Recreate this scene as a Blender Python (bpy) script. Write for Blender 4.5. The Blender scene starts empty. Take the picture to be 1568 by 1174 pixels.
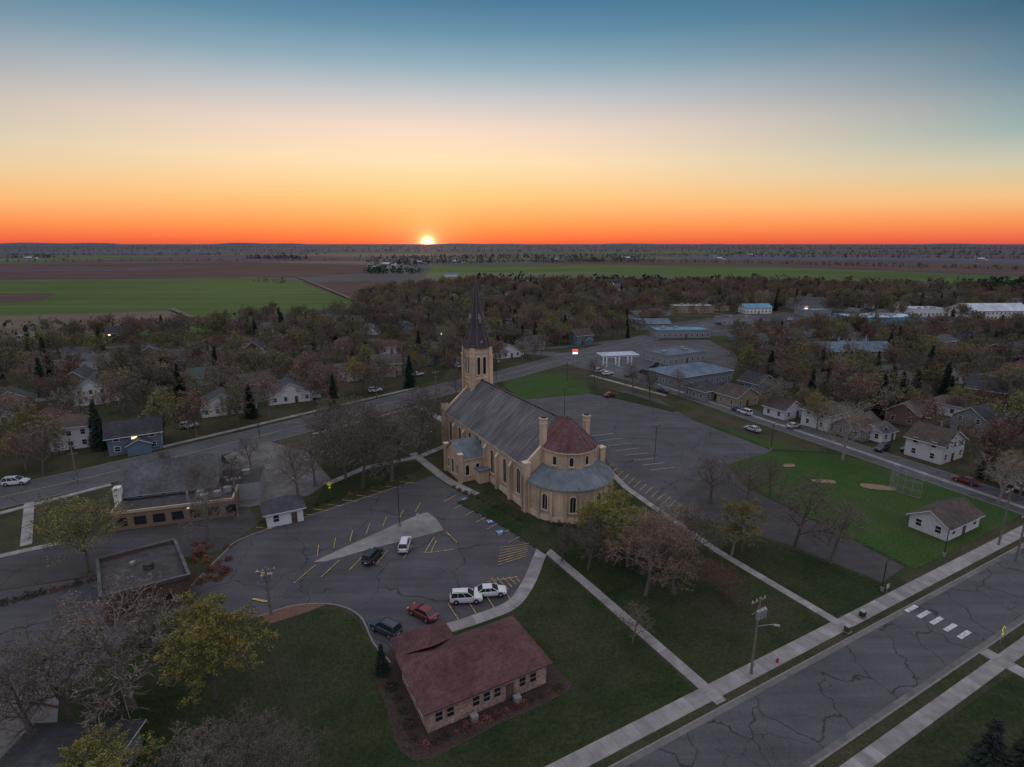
import bpy, math, random
from mathutils import Vector
random.seed(11)
R=random.random
U=random.uniform
# ---------------------------------------------------------------- camera model / helper casting image pixels onto the ground
H=50.0; F=860.0; PITCH=math.radians(13.97)
sp,cp=math.sin(PITCH),math.cos(PITCH)
def S(x,y,h=0.0):
    """image pixel cast through the camera -> ground coordinate in metres (point on the plane z=h)"""
    dx=(x-784)/F; dy=(y-587)/F
    dn=sp+dy*cp; fw=cp-dy*sp
    t=(H-h)/dn
    return (t*dx,t*fw)
def HG(x,yb,yt):
    X,Y=S(x,yb); dy=(yt-587)/F
    return H-Y*(sp+dy*cp)/(cp-dy*sp)
GA=math.radians(28.5)
UX=(math.cos(GA),math.sin(GA)); VX=(-math.sin(GA),math.cos(GA))
scene=bpy.context.scene
COL=scene.collection
def lin(c):
    c=c/255.0
    return c/12.92 if c<=.04045 else ((c+.055)/1.055)**2.4
def L(r,g,b): return (lin(r),lin(g),lin(b),1)

# ---------------------------------------------------------------- materials
class NT:
    def __init__(s,m): s.t=m.node_tree; s.n=s.t.nodes; s.l=s.t.links
    def new(s,ty,**k):
        n=s.n.new(ty)
        for a,b in k.items(): setattr(n,a,b)
        return n
    def link(s,a,b): s.l.new(a,b)
    def val(s,sock,v):
        if isinstance(v,bpy.types.NodeSocket): s.l.new(v,sock)
        else: sock.default_value=v
    def math(s,op,a,b=0.0,clamp=False):
        n=s.new('ShaderNodeMath',operation=op); n.use_clamp=clamp
        s.val(n.inputs[0],a); s.val(n.inputs[1],b); return n.outputs[0]
    def mix(s,f,a,b,bt='MIX'):
        n=s.new('ShaderNodeMix',data_type='RGBA',blend_type=bt)
        s.val(n.inputs[0],f); s.val(n.inputs[6],a); s.val(n.inputs[7],b); return n.outputs[2]
    def noise(s,vec,scale,detail=4,rough=.55):
        n=s.new('ShaderNodeTexNoise'); n.inputs['Scale'].default_value=scale
        n.inputs['Detail'].default_value=detail; n.inputs['Roughness'].default_value=rough
        s.link(vec,n.inputs['Vector']); return n.outputs['Fac']
    def mr(s,v,a,b,c,d):
        n=s.new('ShaderNodeMapRange'); s.val(n.inputs[0],v)
        for i,q in enumerate((a,b,c,d)): n.inputs[i+1].default_value=q
        return n.outputs[0]
    def grey(s,c,g):
        cc=s.new('ShaderNodeCombineColor')
        for i in range(3): s.link(g,cc.inputs[i])
        return s.mix(1.0,c,cc.outputs[0],'MULTIPLY')
def newmat(name):
    m=bpy.data.materials.new(name); m.use_nodes=True
    nt=NT(m); b=nt.n['Principled BSDF']; b.inputs['Roughness'].default_value=.9
    b.inputs['Specular IOR Level'].default_value=.25
    tc=nt.new('ShaderNodeTexCoord')
    return m,nt,b,tc
def c4(c): return (c[0],c[1],c[2],1)
def sc(c,k): return (min(1,c[0]*k),min(1,c[1]*k),min(1,c[2]*k),1)
def M(name,col,var=.25,scale=1.0,col2=None,big=None,rough=.9,spec=.25,metal=0,emit=0,rnd=0,stretch=None,bump=0,course=0,streak=0):
    m,nt,b,tc=newmat(name)
    vec=tc.outputs['Object']
    if stretch:
        mp=nt.new('ShaderNodeMapping'); mp.inputs['Scale'].default_value=stretch
        nt.link(vec,mp.inputs['Vector']); v2=mp.outputs[0]
    else: v2=vec
    f=nt.mr(nt.noise(v2,scale),.3,.7,0,1)
    c=nt.mix(f,sc(col,1-var),sc(col2 if col2 else col,1+var))
    if big: c=nt.grey(c,nt.mr(nt.noise(vec,big,3),.3,.7,.72,1.28))
    if streak:
        mp=nt.new('ShaderNodeMapping'); mp.inputs['Scale'].default_value=(1.2,1.2,.12); nt.link(vec,mp.inputs['Vector'])
        c=nt.grey(c,nt.mr(nt.noise(mp.outputs[0],1.0,5,.7),.35,.65,1-streak,1+streak*.4))
    if course:
        sx=nt.new('ShaderNodeSeparateXYZ'); nt.link(vec,sx.inputs[0])
        w=nt.math('FRACT',nt.math('MULTIPLY',sx.outputs[2],course))
        c=nt.grey(c,nt.mr(w,0,.25,.75,1.0))
    if rnd:
        oi=nt.new('ShaderNodeObjectInfo')
        h=nt.new('ShaderNodeHueSaturation'); nt.link(c,h.inputs['Color'])
        nt.link(nt.mr(oi.outputs['Random'],0,1,1-rnd,1+rnd),h.inputs['Value'])
        r2=nt.math('FRACT',nt.math('MULTIPLY',oi.outputs['Random'],17.3))
        nt.link(nt.mr(r2,0,1,.5-rnd*.06,.5+rnd*.06),h.inputs['Hue'])
        c=h.outputs[0]
    nt.link(c,b.inputs['Base Color'])
    b.inputs['Roughness'].default_value=rough; b.inputs['Metallic'].default_value=metal
    b.inputs['Specular IOR Level'].default_value=spec
    if emit:
        nt.link(c,b.inputs['Emission Color']); b.inputs['Emission Strength'].default_value=emit
    if bump:
        bp=nt.new('ShaderNodeBump'); bp.inputs['Strength'].default_value=bump
        nt.link(nt.noise(vec,scale*3,6),bp.inputs['Height']); nt.link(bp.outputs[0],b.inputs['Normal'])
    return m
def asphalt(name,col,crack=.14,w=.012,patch=.25):
    m,nt,b,tc=newmat(name); vec=tc.outputs['Object']
    nz=nt.new('ShaderNodeTexNoise'); nz.inputs['Scale'].default_value=.25; nz.inputs['Detail'].default_value=4
    nt.link(vec,nz.inputs['Vector'])
    wv=nt.new('ShaderNodeVectorMath',operation='MULTIPLY_ADD'); nt.link(nz.outputs['Color'],wv.inputs[0])
    wv.inputs[1].default_value=(5,5,0); nt.link(vec,wv.inputs[2])
    mp=nt.new('ShaderNodeMapping'); mp.inputs['Rotation'].default_value=(0,0,-GA); mp.inputs['Scale'].default_value=(1,.6,1)
    nt.link(wv.outputs[0],mp.inputs[0])
    def vor(scale,width):
        vo=nt.new('ShaderNodeTexVoronoi',feature='DISTANCE_TO_EDGE'); vo.voronoi_dimensions='2D'
        vo.inputs['Scale'].default_value=scale; nt.link(mp.outputs[0],vo.inputs['Vector'])
        return nt.mr(vo.outputs['Distance'],width*.4,width,1,0)
    ck=nt.math('MAXIMUM',vor(crack,w),nt.math('MULTIPLY',vor(crack*2.6,w*1.4),nt.mr(nt.noise(vec,.05,2),.5,.6,0,.7)))
    f=nt.mr(nt.noise(vec,.12,6,.65),.3,.7,0,1)
    c=nt.mix(f,sc(col,1-patch),sc(col,1+patch))
    c=nt.grey(c,nt.mr(nt.noise(vec,6,3),.3,.7,.85,1.15))
    mp2=nt.new('ShaderNodeMapping'); mp2.inputs['Rotation'].default_value=(0,0,-GA); mp2.inputs['Scale'].default_value=(.05,.6,1); nt.link(vec,mp2.inputs[0])
    c=nt.grey(c,nt.mr(nt.noise(mp2.outputs[0],1,5,.6),.3,.7,.82,1.18))
    c=nt.mix(nt.math('MULTIPLY',ck,.8),c,(.020,.019,.022,1))
    nt.link(c,b.inputs['Base Color']); b.inputs['Roughness'].default_value=.85
    return m
def concrete(name,col,joint=1.5):
    m,nt,b,tc=newmat(name); vec=tc.outputs['Object']
    f=nt.mr(nt.noise(vec,.6,6),.3,.7,0,1)
    c=nt.mix(f,sc(col,.72),sc(col,1.18))
    sx=nt.new('ShaderNodeSeparateXYZ'); nt.link(tc.outputs['UV'],sx.inputs[0])
    w=nt.math('FRACT',nt.math('DIVIDE',sx.outputs[0],joint))
    w=nt.mr(w,0,.05,.5,1.0)
    sl=nt.math('FLOOR',nt.math('DIVIDE',sx.outputs[0],joint))
    wn=nt.new('ShaderNodeTexWhiteNoise',noise_dimensions='1D'); nt.link(sl,wn.inputs['W'])
    c=nt.grey(c,nt.math('MULTIPLY',w,nt.mr(wn.outputs['Value'],0,1,.8,1.12)))
    nt.link(c,b.inputs['Base Color']); return m
def grass(name,a,bc,dry=(.10,.085,.045),amt=.35):
    m,nt,b,tc=newmat(name); vec=tc.outputs['Object']
    f=nt.mr(nt.noise(vec,.18,5,.6),.3,.7,0,1)
    c=nt.mix(f,c4(a),c4(bc))
    d=nt.mr(nt.noise(vec,.045,6,.75),.42,.64,0,amt)
    c=nt.mix(d,c,c4(dry))
    c=nt.grey(c,nt.mr(nt.noise(vec,2.5,5,.75),.3,.7,.5,1.5))
    nt.link(c,b.inputs['Base Color']); b.inputs['Specular IOR Level'].default_value=.1
    return m
def field(name,col,ang=0,col2=None):
    m,nt,b,tc=newmat(name); vec=tc.outputs['Object']
    f=nt.mr(nt.noise(vec,.004,6,.6),.3,.7,0,1)
    c=nt.mix(f,sc(col,.8),sc(col2 or col,1.2))
    mp=nt.new('ShaderNodeMapping'); mp.inputs['Rotation'].default_value=(0,0,ang); mp.inputs['Scale'].default_value=(.0015,.05,1)
    nt.link(vec,mp.inputs[0])
    c=nt.grey(c,nt.mr(nt.noise(mp.outputs[0],1,5,.7),.3,.7,.7,1.3))
    nt.link(c,b.inputs['Base Color']); b.inputs['Specular IOR Level'].default_value=.05
    return m
m_ground=grass('town_grass',(.026,.034,.016),(.042,.048,.023),dry=(.068,.055,.038),amt=.75)
m_lawn=grass('lawn_grass',(.015,.027,.010),(.026,.040,.014),dry=(.046,.041,.027),amt=.7)
m_green=grass('fresh_grass',(.027,.058,.015),(.037,.076,.019),dry=(.055,.062,.028),amt=.5)
m_asp=asphalt('asphalt_lot',(.068,.066,.076),.10,.010)
m_asp2=asphalt('asphalt_street',(.074,.075,.084),.16,.016,.18)
m_asp3=asphalt('asphalt_old',(.052,.050,.054),.14,.010)
m_conc=concrete('concrete_walk',(.25,.24,.24))
m_concp=M('concrete_pad',(.20,.195,.20),.18,.6,big=.08)
m_apron=M('worn_concrete',(.12,.117,.117),.2,.8,big=.15)
m_kerb=M('kerb_stone',(.18,.17,.17),.2,2)
m_yel=M('yellow_marking',(.42,.30,.11),.5,2)
m_wht=M('white_marking',(.42,.42,.44),.4,3)
m_blu=M('blue_marking',(.05,.13,.30),.2,3)
m_mulch=M('mulch',(.045,.030,.027),.4,4)
m_dirt=M('dirt',(.20,.15,.10),.2,1)
m_brick=M('cream_brick',(.52,.395,.28),.13,3,big=.12,course=2.4,bump=.2,streak=.22)
m_trim=M('stone_trim',(.58,.47,.35),.12,2,streak=.15)
m_glass=M('dark_window_glass',(.02,.022,.03),.3,1,rough=.15,spec=.5)
m_slate=M('nave_shingles',(.105,.102,.112),.40,1.0,stretch=(.25,1.6,.25),big=.12,course=2.2)
m_metal=M('ambulatory_metal_roof',(.12,.145,.165),.22,.9,big=.2)
m_cone=M('apse_maroon_shingles',(.11,.058,.062),.3,1.5,big=.3,course=2)
m_spire=M('spire_shingles',(.062,.050,.058),.3,1.5,course=1.5)
m_copper=M('seam_metal',(.20,.225,.23),.2,1)
m_rib=M('spire_rib',(.17,.14,.13),.2,1)
m_white=M('white_siding',(.58,.58,.60),.08,2,course=4,rnd=.12)
m_wpaint=M('white_paint',(.62,.62,.63),.08,3)
m_tan=M('tan_siding',(.32,.27,.20),.1,2,course=4,rnd=.25)
m_gry=M('grey_siding',(.23,.24,.26),.1,2,course=4,rnd=.25)
m_blus=M('blue_siding',(.14,.19,.26),.1,2,course=4,rnd=.25)
m_brs=M('brown_siding',(.17,.12,.09),.1,2,course=4,rnd=.25)
m_red=M('maroon_shingles',(.092,.046,.048),.3,1.6,big=.25,course=5)
m_drk=M('charcoal_shingles',(.050,.053,.062),.3,1.6,big=.25,course=5,rnd=.25)
m_brr=M('brown_shingles',(.088,.070,.064),.3,1.6,big=.25,course=5,rnd=.25)
m_grn=M('green_shingles',(.06,.078,.072),.2,2,course=5)
m_ggr=M('grey_shingles',(.080,.085,.094),.25,1.6,big=.2,course=5)
m_blr=M('blue_grey_roof',(.095,.135,.18),.25,1.2,big=.2)
m_teal=M('blue_metal_roof',(.10,.25,.37),.15,.6,big=.1)
m_wroof=M('white_membrane_roof',(.38,.43,.49),.15,.4,big=.1)
m_groof=M('gravel_roof',(.05,.048,.052),.35,.7,big=.1)
m_bbr=M('brown_brick',(.095,.062,.052),.25,4,big=.3,course=4)
m_stone=M('tan_stone_wall',(.30,.21,.17),.5,3,big=.6)
m_wood=M('pole_wood',(.16,.14,.125),.25,3)
m_steel=M('galvanised_steel',(.30,.31,.33),.1,3,rough=.5,metal=.4)
m_black=M('black_metal',(.03,.03,.033),.1,3,rough=.5)
m_wire=M('wire_metal',(.06,.06,.065),.1,3,rough=.6)
m_rub=M('tyre_rubber',(.018,.018,.018),.1,3)
m_redl=M('tail_light',(.35,.02,.02),.1,3,rough=.3)
m_lit=M('lit_lamp',(1,.72,.4),0,1,emit=1.6)
m_litw=M('lit_canopy_light',(.8,.88,1),0,1,emit=1.2)
m_litr=M('lit_red_sign',(.8,.06,.04),0,1,emit=1.0)
m_ysign=M('yellow_sign',(.75,.65,.03),0,1,emit=.15)
m_bark=M('bark',(.120,.100,.088),.3,5,rnd=.25)
m_barkl=M('pale_bark',(.21,.18,.155),.3,5,rnd=.2)
m_bud=M('brown_buds',(.150,.115,.090),.35,1.2,rnd=.4)
m_tanb=M('tan_buds',(.19,.155,.095),.35,1.2,rnd=.35)
m_rust=M('rust_buds',(.18,.085,.06),.35,1.2,rnd=.3)
m_olive=M('olive_leaves',(.13,.14,.048),.4,1.2,rnd=.3)
m_yleaf=M('yellow_leaves',(.24,.21,.05),.35,1.2,rnd=.15)
m_dred=M('dark_red_leaves',(.12,.04,.04),.35,1.2,rnd=.2)
m_con=M('conifer_needles',(.024,.040,.028),.45,1.5,rnd=.3)
m_shr=M('shrub_leaves',(.055,.055,.025),.4,2,rnd=.3)

# ---------------------------------------------------------------- mesh builder
class MB:
    def __init__(s): s.v=[];s.f=[];s.m=[];s.mats=[];s.uv=None
    def mi(s,mat):
        if mat not in s.mats: s.mats.append(mat)
        return s.mats.index(mat)
    def face(s,pts,mat):
        b=len(s.v); s.v.extend(tuple(p) for p in pts); s.f.append(tuple(range(b,b+len(pts)))); s.m.append(s.mi(mat))
    def idx(s,pts,faces,mat):
        b=len(s.v); s.v.extend(tuple(p) for p in pts); i=s.mi(mat)
        for f in faces: s.f.append(tuple(b+k for k in f)); s.m.append(i)
    def box(s,c,d,mat,rz=0):
        x,y,z=c; a,b,h=d[0]/2,d[1]/2,d[2]/2; co,si=math.cos(rz),math.sin(rz)
        P=[]
        for dz in (-h,h):
            for dx,dy in ((-a,-b),(a,-b),(a,b),(-a,b)):
                P.append((x+dx*co-dy*si,y+dx*si+dy*co,z+dz))
        s.idx(P,[(3,2,1,0),(4,5,6,7),(0,1,5,4),(1,2,6,5),(2,3,7,6),(3,0,4,7)],mat)
    def prism(s,poly,z0,z1,mat,top=None,bottom=False):
        n=len(poly)
        s.idx([(p[0],p[1],z0) for p in poly]+[(p[0],p[1],z1) for p in poly],
              [(i,(i+1)%n,n+(i+1)%n,n+i) for i in range(n)],mat)
        s.face([(p[0],p[1],z1) for p in poly],top or mat)
        if bottom: s.face([(p[0],p[1],z0) for p in reversed(poly)],mat)
    def tube(s,p,q,r0,r1,n,mat,cap=False):
        p=Vector(p);q=Vector(q);d=(q-p)
        if d.length<1e-6: return
        d.normalize(); a=d.orthogonal().normalized(); b=d.cross(a)
        P=[];
        for c,r in ((p,r0),(q,r1)):
            for i in range(n):
                t=2*math.pi*i/n; P.append(c+a*(r*math.cos(t))+b*(r*math.sin(t)))
        fs=[(i,(i+1)%n,n+(i+1)%n,n+i) for i in range(n)]
        if cap: fs.append(tuple(range(n,2*n))); fs.append(tuple(reversed(range(n))))
        s.idx(P,fs,mat)
    def mesh(s,name):
        me=bpy.data.meshes.new(name); me.from_pydata(s.v,[],s.f)
        for m in s.mats: me.materials.append(m)
        me.polygons.foreach_set('material_index',s.m)
        if s.uv:
            ul=me.uv_layers.new(name='UVMap'); flat=[]
            for f in s.f:
                for k in f: flat.extend(s.uv[k])
            ul.data.foreach_set('uv',flat)
        me.update(); return me
    def obj(s,name,loc=(0,0,0),rz=0,parent=None):
        return put(s.mesh(name),name,loc,rz,parent=parent)
def put(me,name,loc=(0,0,0),rz=0,scale=None,parent=None):
    o=bpy.data.objects.new(name,me); COL.objects.link(o); o.location=loc; o.rotation_euler=(0,0,rz)
    if scale: o.scale=scale if isinstance(scale,tuple) else (scale,)*3
    if parent: o.parent=parent
    return o
def empty(name,loc=(0,0,0),rz=0):
    e=bpy.data.objects.new(name,None); COL.objects.link(e); e.location=loc; e.rotation_euler=(0,0,rz); return e

# ---------------------------------------------------------------- flat ground shapes
zc=[0.012]
def nz(step=.004): zc[0]+=step; return zc[0]
def smoothp(pts,k=6,closed=True):
    out=[];n=len(pts)
    rng=range(n) if closed else range(n-1)
    for i in rng:
        if closed: p0,p1,p2,p3=pts[i-1],pts[i],pts[(i+1)%n],pts[(i+2)%n]
        else: p0,p1,p2,p3=pts[max(i-1,0)],pts[i],pts[i+1],pts[min(i+2,n-1)]
        for j in range(k):
            t=j/k
            out.append(tuple(.5*((2*p1[a])+(-p0[a]+p2[a])*t+(2*p0[a]-5*p1[a]+4*p2[a]-p3[a])*t*t+(-p0[a]+3*p1[a]-3*p2[a]+p3[a])*t**3) for a in (0,1)))
    if not closed: out.append(tuple(pts[-1]))
    return out
def poly(name,px,mat,z=None,smooth=False,raised=0):
    P=[S(*p) for p in px]
    if smooth: P=smoothp(P)
    z=nz() if z is None else z
    mb=MB()
    if raised: mb.prism(P,0,z+raised,m_kerb,mat)
    else: mb.face([(p[0],p[1],z) for p in P],mat)
    mb.obj(name); return P
def offs(P,w):
    n=len(P);A=[];B=[];Ls=[0]
    for i in range(n):
        a=Vector(P[max(i-1,0)]);b=Vector(P[i]);c=Vector(P[min(i+1,n-1)])
        d1=(b-a).normalized() if i>0 else (c-b).normalized()
        d2=(c-b).normalized() if i<n-1 else d1
        d=(d1+d2).normalized(); nrm=Vector((-d.y,d.x)); k=1/max(.5,d.dot(d1))
        A.append(b+nrm*w/2*k);B.append(b-nrm*w/2*k)
        if i>0: Ls.append(Ls[-1]+(b-a).length)
    return A,B,Ls
def strip(name,P,w,mat,z=None,raised=0,mb=None):
    own=mb is None
    if own: mb=MB(); mb.uv=[]
    z=nz() if z is None else z
    A,B,Ls=offs(P,w); n=len(P); zt=z+raised
    b=len(mb.v)
    for i in range(n):
        mb.v.append((A[i].x,A[i].y,zt));mb.v.append((B[i].x,B[i].y,zt))
        if mb.uv is not None: mb.uv.append((Ls[i],0));mb.uv.append((Ls[i],w))
    mi=mb.mi(mat)
    for i in range(n-1):
        mb.f.append((b+2*i+1,b+2*i+3,b+2*i+2,b+2*i)); mb.m.append(mi)
    if raised:
        b2=len(mb.v)
        for i in range(n):
            mb.v.append((A[i].x,A[i].y,0));mb.v.append((B[i].x,B[i].y,0))
            if mb.uv is not None: mb.uv.append((Ls[i]+.7,0));mb.uv.append((Ls[i]+.7,0))
        for i in range(n-1):
            mb.f.append((b+2*i,b+2*i+2,b2+2*i+2,b2+2*i)); mb.m.append(mi)
            mb.f.append((b+2*i+3,b+2*i+1,b2+2*i+1,b2+2*i+3)); mb.m.append(mi)
        mb.f.append((b,b+1,b2+1,b2)[::-1]); mb.m.append(mi)
        mb.f.append((b+2*n-2,b+2*n-1,b2+2*n-1,b2+2*n-2)); mb.m.append(mi)
    if own: return mb.obj(name)
def SP(px): return [S(*p) for p in px]

mfar=field('far_farmland',(.080,.075,.088),ang=.1,col2=(.076,.085,.076))  # bluish haze of distance is part of this base colour
gm=MB(); gm.face([(-60000,-3000,-.05),(60000,-3000,-.05),(60000,80000,-.05),(-60000,80000,-.05)],mfar); gm.obj('ground')
TOWNPX=[(-700,560),(-100,522),(100,522),(335,505),(400,494),(470,490),(540,478),(560,455),(640,442),(720,436),(1100,436),(1568,449),(2100,467)]
TG=[S(*p) for p in TOWNPX]
tp=MB(); P=[(-700,-300)]+TG+[(1100,200),(900,-300)]
tp.face([(p[0],p[1],0) for p in reversed(P)],m_ground); tp.obj('town_ground')
# fields; the far ones have bluish distance haze mixed into their colour
f_green=field('green_field',(.068,.104,.034),ang=.2)
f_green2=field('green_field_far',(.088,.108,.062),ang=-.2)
f_brown=field('ploughed_field',(.082,.054,.052),ang=.3)
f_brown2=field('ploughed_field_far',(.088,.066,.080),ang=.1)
f_tan=field('stubble_field',(.130,.108,.085),ang=.1)
f_pur=field('haze_tinted_field',(.080,.086,.125),ang=.1)
fz=[.02]
def fld(px,mat):
    fz[0]+=.03; poly('field',px,mat,z=fz[0])
fld([(-400,436),(300,426),(400,424),(462,433),(545,462),(560,474),(540,486),(470,492),(400,496),(335,507),(100,524),(-100,526),(-400,540)],f_green)
fld([(-300,492),(130,480),(262,476),(300,497),(230,506),(-100,520),(-300,524)],f_tan)
fld([(-300,449),(86,449),(62,461),(-300,474)],f_brown)
fld([(462,432),(560,430),(655,434),(640,452),(590,458),(548,463)],f_brown)
fld([(-500,405),(200,403),(380,401),(560,405),(590,414),(462,424),(300,425),(-500,432)],f_brown)
fld([(-500,412),(100,411),(330,408),(250,414),(-500,420)],f_brown2)
fld([(380,401),(560,400),(640,408),(590,413),(560,405)],f_tan)
fld([(660,407),(900,405),(1180,409),(1568,424),(2100,440),(2100,466),(1568,448),(1100,435),(760,435),(655,432)],f_green)
fld([(655,418),(900,416),(1100,424),(1000,432),(760,432),(650,430)],f_green2)
fld([(800,399),(1000,396),(1568,405),(2100,412),(2100,437),(1568,422),(1190,408),(860,404)],f_brown)
fld([(-500,392),(150,391),(420,392),(560,397),(400,400),(-500,404)],f_brown2)
fld([(0,396),(110,391),(300,393),(120,399),(0,401)],f_green2)
fld([(300,389),(560,387),(760,390),(560,394)],f_tan)
fld([(640,394),(900,391),(1150,396),(820,398),(700,401)],f_green2)
fld([(1000,391),(1400,392),(2100,398),(2100,408),(1568,402),(1100,396)],f_pur)
fld([(1250,388),(1568,390),(2000,395),(1568,397),(1300,393)],f_brown2)
fld([(-500,384),(300,383),(560,385),(300,388),(-500,390)],f_pur)
fld([(700,385),(1100,383.5),(1500,386),(1000,388)],f_green2)
fld([(200,380),(700,379.5),(1100,381),(600,382.5)],f_pur)
fld([(-300,378.5),(300,378.3),(200,380),(-300,381)],f_brown2)
fld([(1000,379),(1700,379),(1700,381.5),(1200,381)],f_brown2)
m_road=M('country_road',(.10,.09,.085),.2,.1)
strip('country_road',SP([(335,505),(262,474)]),4,m_road,z=1.2)
strip('country_road',SP([(455,424),(548,463),(575,482)]),4,m_road,z=1.25)

# ---------------------------------------------------------------- paved areas
poly('asphalt_parking_lot',[(-300,985),(0,905),(150,882),(285,905),(310,880),(345,845),(378,822),(510,778),(636,738),(662,728),(700,752),(800,800),(828,842),(815,880),(792,920),(765,938),(690,968),(620,1005),(598,1015),(572,985),(552,945),(520,928),(480,925),(440,930),(395,945),(340,938),(270,940),(200,970),(120,1040),(60,1070),(0,1100),(-300,1240)],m_asp)
poly('rear_parking_lot',[(795,612),(880,603),(962,598),(1010,612),(1060,643),(1182,690),(1150,705),(1110,712),(1090,735),(1060,745),(1020,782),(960,745),(900,665),(830,640)],m_asp)
poly('gravel_driveway',[(1060,745),(1112,710),(1140,745),(1200,775),(1385,868),(1352,892),(1210,835),(1100,800),(1020,782)],m_asp3)
poly('asphalt_side_lot',[(-300,930),(40,842),(300,792),(382,776),(396,800),(345,842),(300,850),(150,880),(0,904),(-300,984)],m_asp3)
poly('business_parking_lot',[(300,735),(330,705),(398,672),(470,692),(508,735),(474,758),(384,776),(330,778)],m_apron)
poly('station_lot',[(862,556),(905,540),(1000,522),(1085,520),(1130,545),(1120,585),(1040,602),(980,588)],m_asp)
poly('store_lot',[(985,500),(1080,488),(1200,478),(1320,486),(1300,505),(1150,512),(1010,518)],m_asp3)
# lawns
poly('church_lawn',[(768,588),(800,574),(860,572),(905,590),(912,602),(800,612)],m_green)
poly('lawn_median',[(900,590),(960,602),(1045,628),(1030,631),(950,612),(905,603)],m_lawn)
poly('play_field',[(1120,708),(1182,692),(1260,694),(1430,722),(1568,782),(1560,792),(1402,872),(1270,806),(1175,762)],m_green)
poly('lawn_strip',[(1064,640),(1180,677),(1430,720),(1260,692),(1182,688)],m_green)
poly('lawn_strip',[(655,612),(760,560),(772,590),(700,640),(660,632)],m_lawn)
poly('street_lawn',[(830,835),(905,690),(960,745),(1100,850),(1285,955),(1095,1060),(960,950)],m_lawn)
poly('street_lawn',[(790,925),(820,890),(832,850),(955,955),(1075,1068),(840,1185),(480,1190),(390,950),(440,935),(520,932),(548,950),(568,990),(590,1020)],m_lawn)
poly('street_lawn',[(-100,1230),(60,1075),(125,1042),(205,972),(275,942),(345,940),(390,950),(478,1190),(300,1300)],m_lawn)
poly('street_lawn',[(1110,845),(1020,785),(1100,803),(1210,840),(1350,895),(1365,905),(1292,950)],m_lawn)
poly('corner_lawn',[(1340,1180),(1568,1020),(1700,930),(1800,1300),(1340,1300)],m_lawn)
poly('path_lawn',[(480,775),(636,722),(655,705),(560,715),(500,738)],m_lawn)
# streets
def street(name,px,w,mat=m_asp2,line=None):
    P=SP(px); strip(name,P,w,mat,z=nz()); 
    for s in (1,-1):
        A,B,_=offs(P,w+.3)
        strip('kerb',[tuple(q) for q in (A if s>0 else B)],.22,m_kerb,z=.0,raised=.12+R()*.01)
    if line: strip('centre_line',P,.14,m_yel,z=nz())
    return P
ROADS=[]
A1=S(940,1174);A2=S(1240,1174)
mid=((A1[0]+A2[0])/2,(A1[1]+A2[1])/2)
wst=abs((A2[0]-A1[0])*VX[0]+(A2[1]-A1[1])*VX[1])
P=[(mid[0]+UX[0]*t,mid[1]+UX[1]*t) for t in (-150,300)]
strip('street',P,wst,m_asp2); ROADS.append((P,wst))
for s in (1,-1):
    Q=[(p[0]+VX[0]*s*(wst/2+.1),p[1]+VX[1]*s*(wst/2+.1)) for p in P]; strip('kerb',Q,.22,m_kerb,z=0,raised=.12)
    Q=[(p[0]+VX[0]*s*(wst/2-.3),p[1]+VX[1]*s*(wst/2-.3)) for p in P]; strip('gutter',Q,.55,m_apron)
hw=[(-500,890),(-150,798),(0,762),(120,735),(280,697),(400,667),(520,637),(640,606),(700,591),(780,572),(880,545),(1000,515),(1150,482)]
ROADS.append((street('highway',hw,13,line=1),13))
vs=[(866,540),(1568,775),(1900,886)]
ROADS.append((street('street',vs,9),9))
ROADS.append((street('street',[(560,520),(880,545)],8),8))
C0=(10.46,103.3)
def inpoly(p,P):
    x,y=p;c=False;j=len(P)-1
    for i in range(len(P)):
        xi,yi=P[i];xj,yj=P[j]
        if (yi>y)!=(yj>y) and x<(xj-xi)*(y-yi)/(yj-yi)+xi: c=not c
        j=i
    return c
TOWN=TG+[S(2500,600),S(2500,1000),S(1900,868),S(1568,765),S(880,538),S(780,562),S(640,595),S(400,655),S(0,742),S(-500,860)]
for kind in (0,1):
    for off in range(-9,12):
        o=off*105+ (40 if kind else 62)
        if kind==0 and off<2: continue
        run=[]
        def flush():
            if len(run)>6: strip('town_street',[run[0],run[-1]],6,m_asp2); ROADS.append(([run[0],run[-1]],6))
        for t in range(-900,1100,12):
            if kind==0: p=(C0[0]+UX[0]*o+VX[0]*t,C0[1]+UX[1]*o+VX[1]*t)
            else: p=(C0[0]+UX[0]*t+VX[0]*o,C0[1]+UX[1]*t+VX[1]*o)
            if inpoly(p,TOWN): run.append(p)
            else: flush(); run=[]
        flush()
# sidewalks
wz=[.09]
def walk(px,w,world=False,smooth=False,name='sidewalk'):
    wz[0]+=.004; P=px if world else SP(px)
    if smooth: P=smoothp(P,6,False)
    strip(name,P,w,m_conc,z=0,raised=wz[0])
q=S(1085,1062)
walk([(q[0]+UX[0]*t,q[1]+UX[1]*t) for t in (-60,180)],2.0,True)
walk([(825,832),(905,900),(1105,1076)],1.5)
walk([(905,694),(960,748),(1100,845),(1285,955),(1298,966)],1.4)
walk([(632,694),(660,716),(690,738),(750,768),(800,797),(829,832),(822,862),(808,895),(785,925),(745,943),(688,962)],2.0,smooth=True)
walk([(640,622),(665,636),(690,650)],2.4)
walk([(500,742),(560,716),(640,700),(690,680)],1.8)
q=S(1425,1092)
walk([(q[0]+UX[0]*t,q[1]+UX[1]*t) for t in (-40,150)],1.6,True)
walk([(1505,997),(1568,1032),(1640,1075)],1.9)
walk([(45,770),(40,835)],1.6); walk([(-100,812),(170,742)],1.4); walk([(-200,890),(0,852),(90,832)],1.4)
walk([(225,690),(480,630),(640,593)],1.5); walk([(480,665),(640,622)],1.5)
walk([(1000,586),(1300,686),(1568,778),(1700,822)],1.3)
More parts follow.
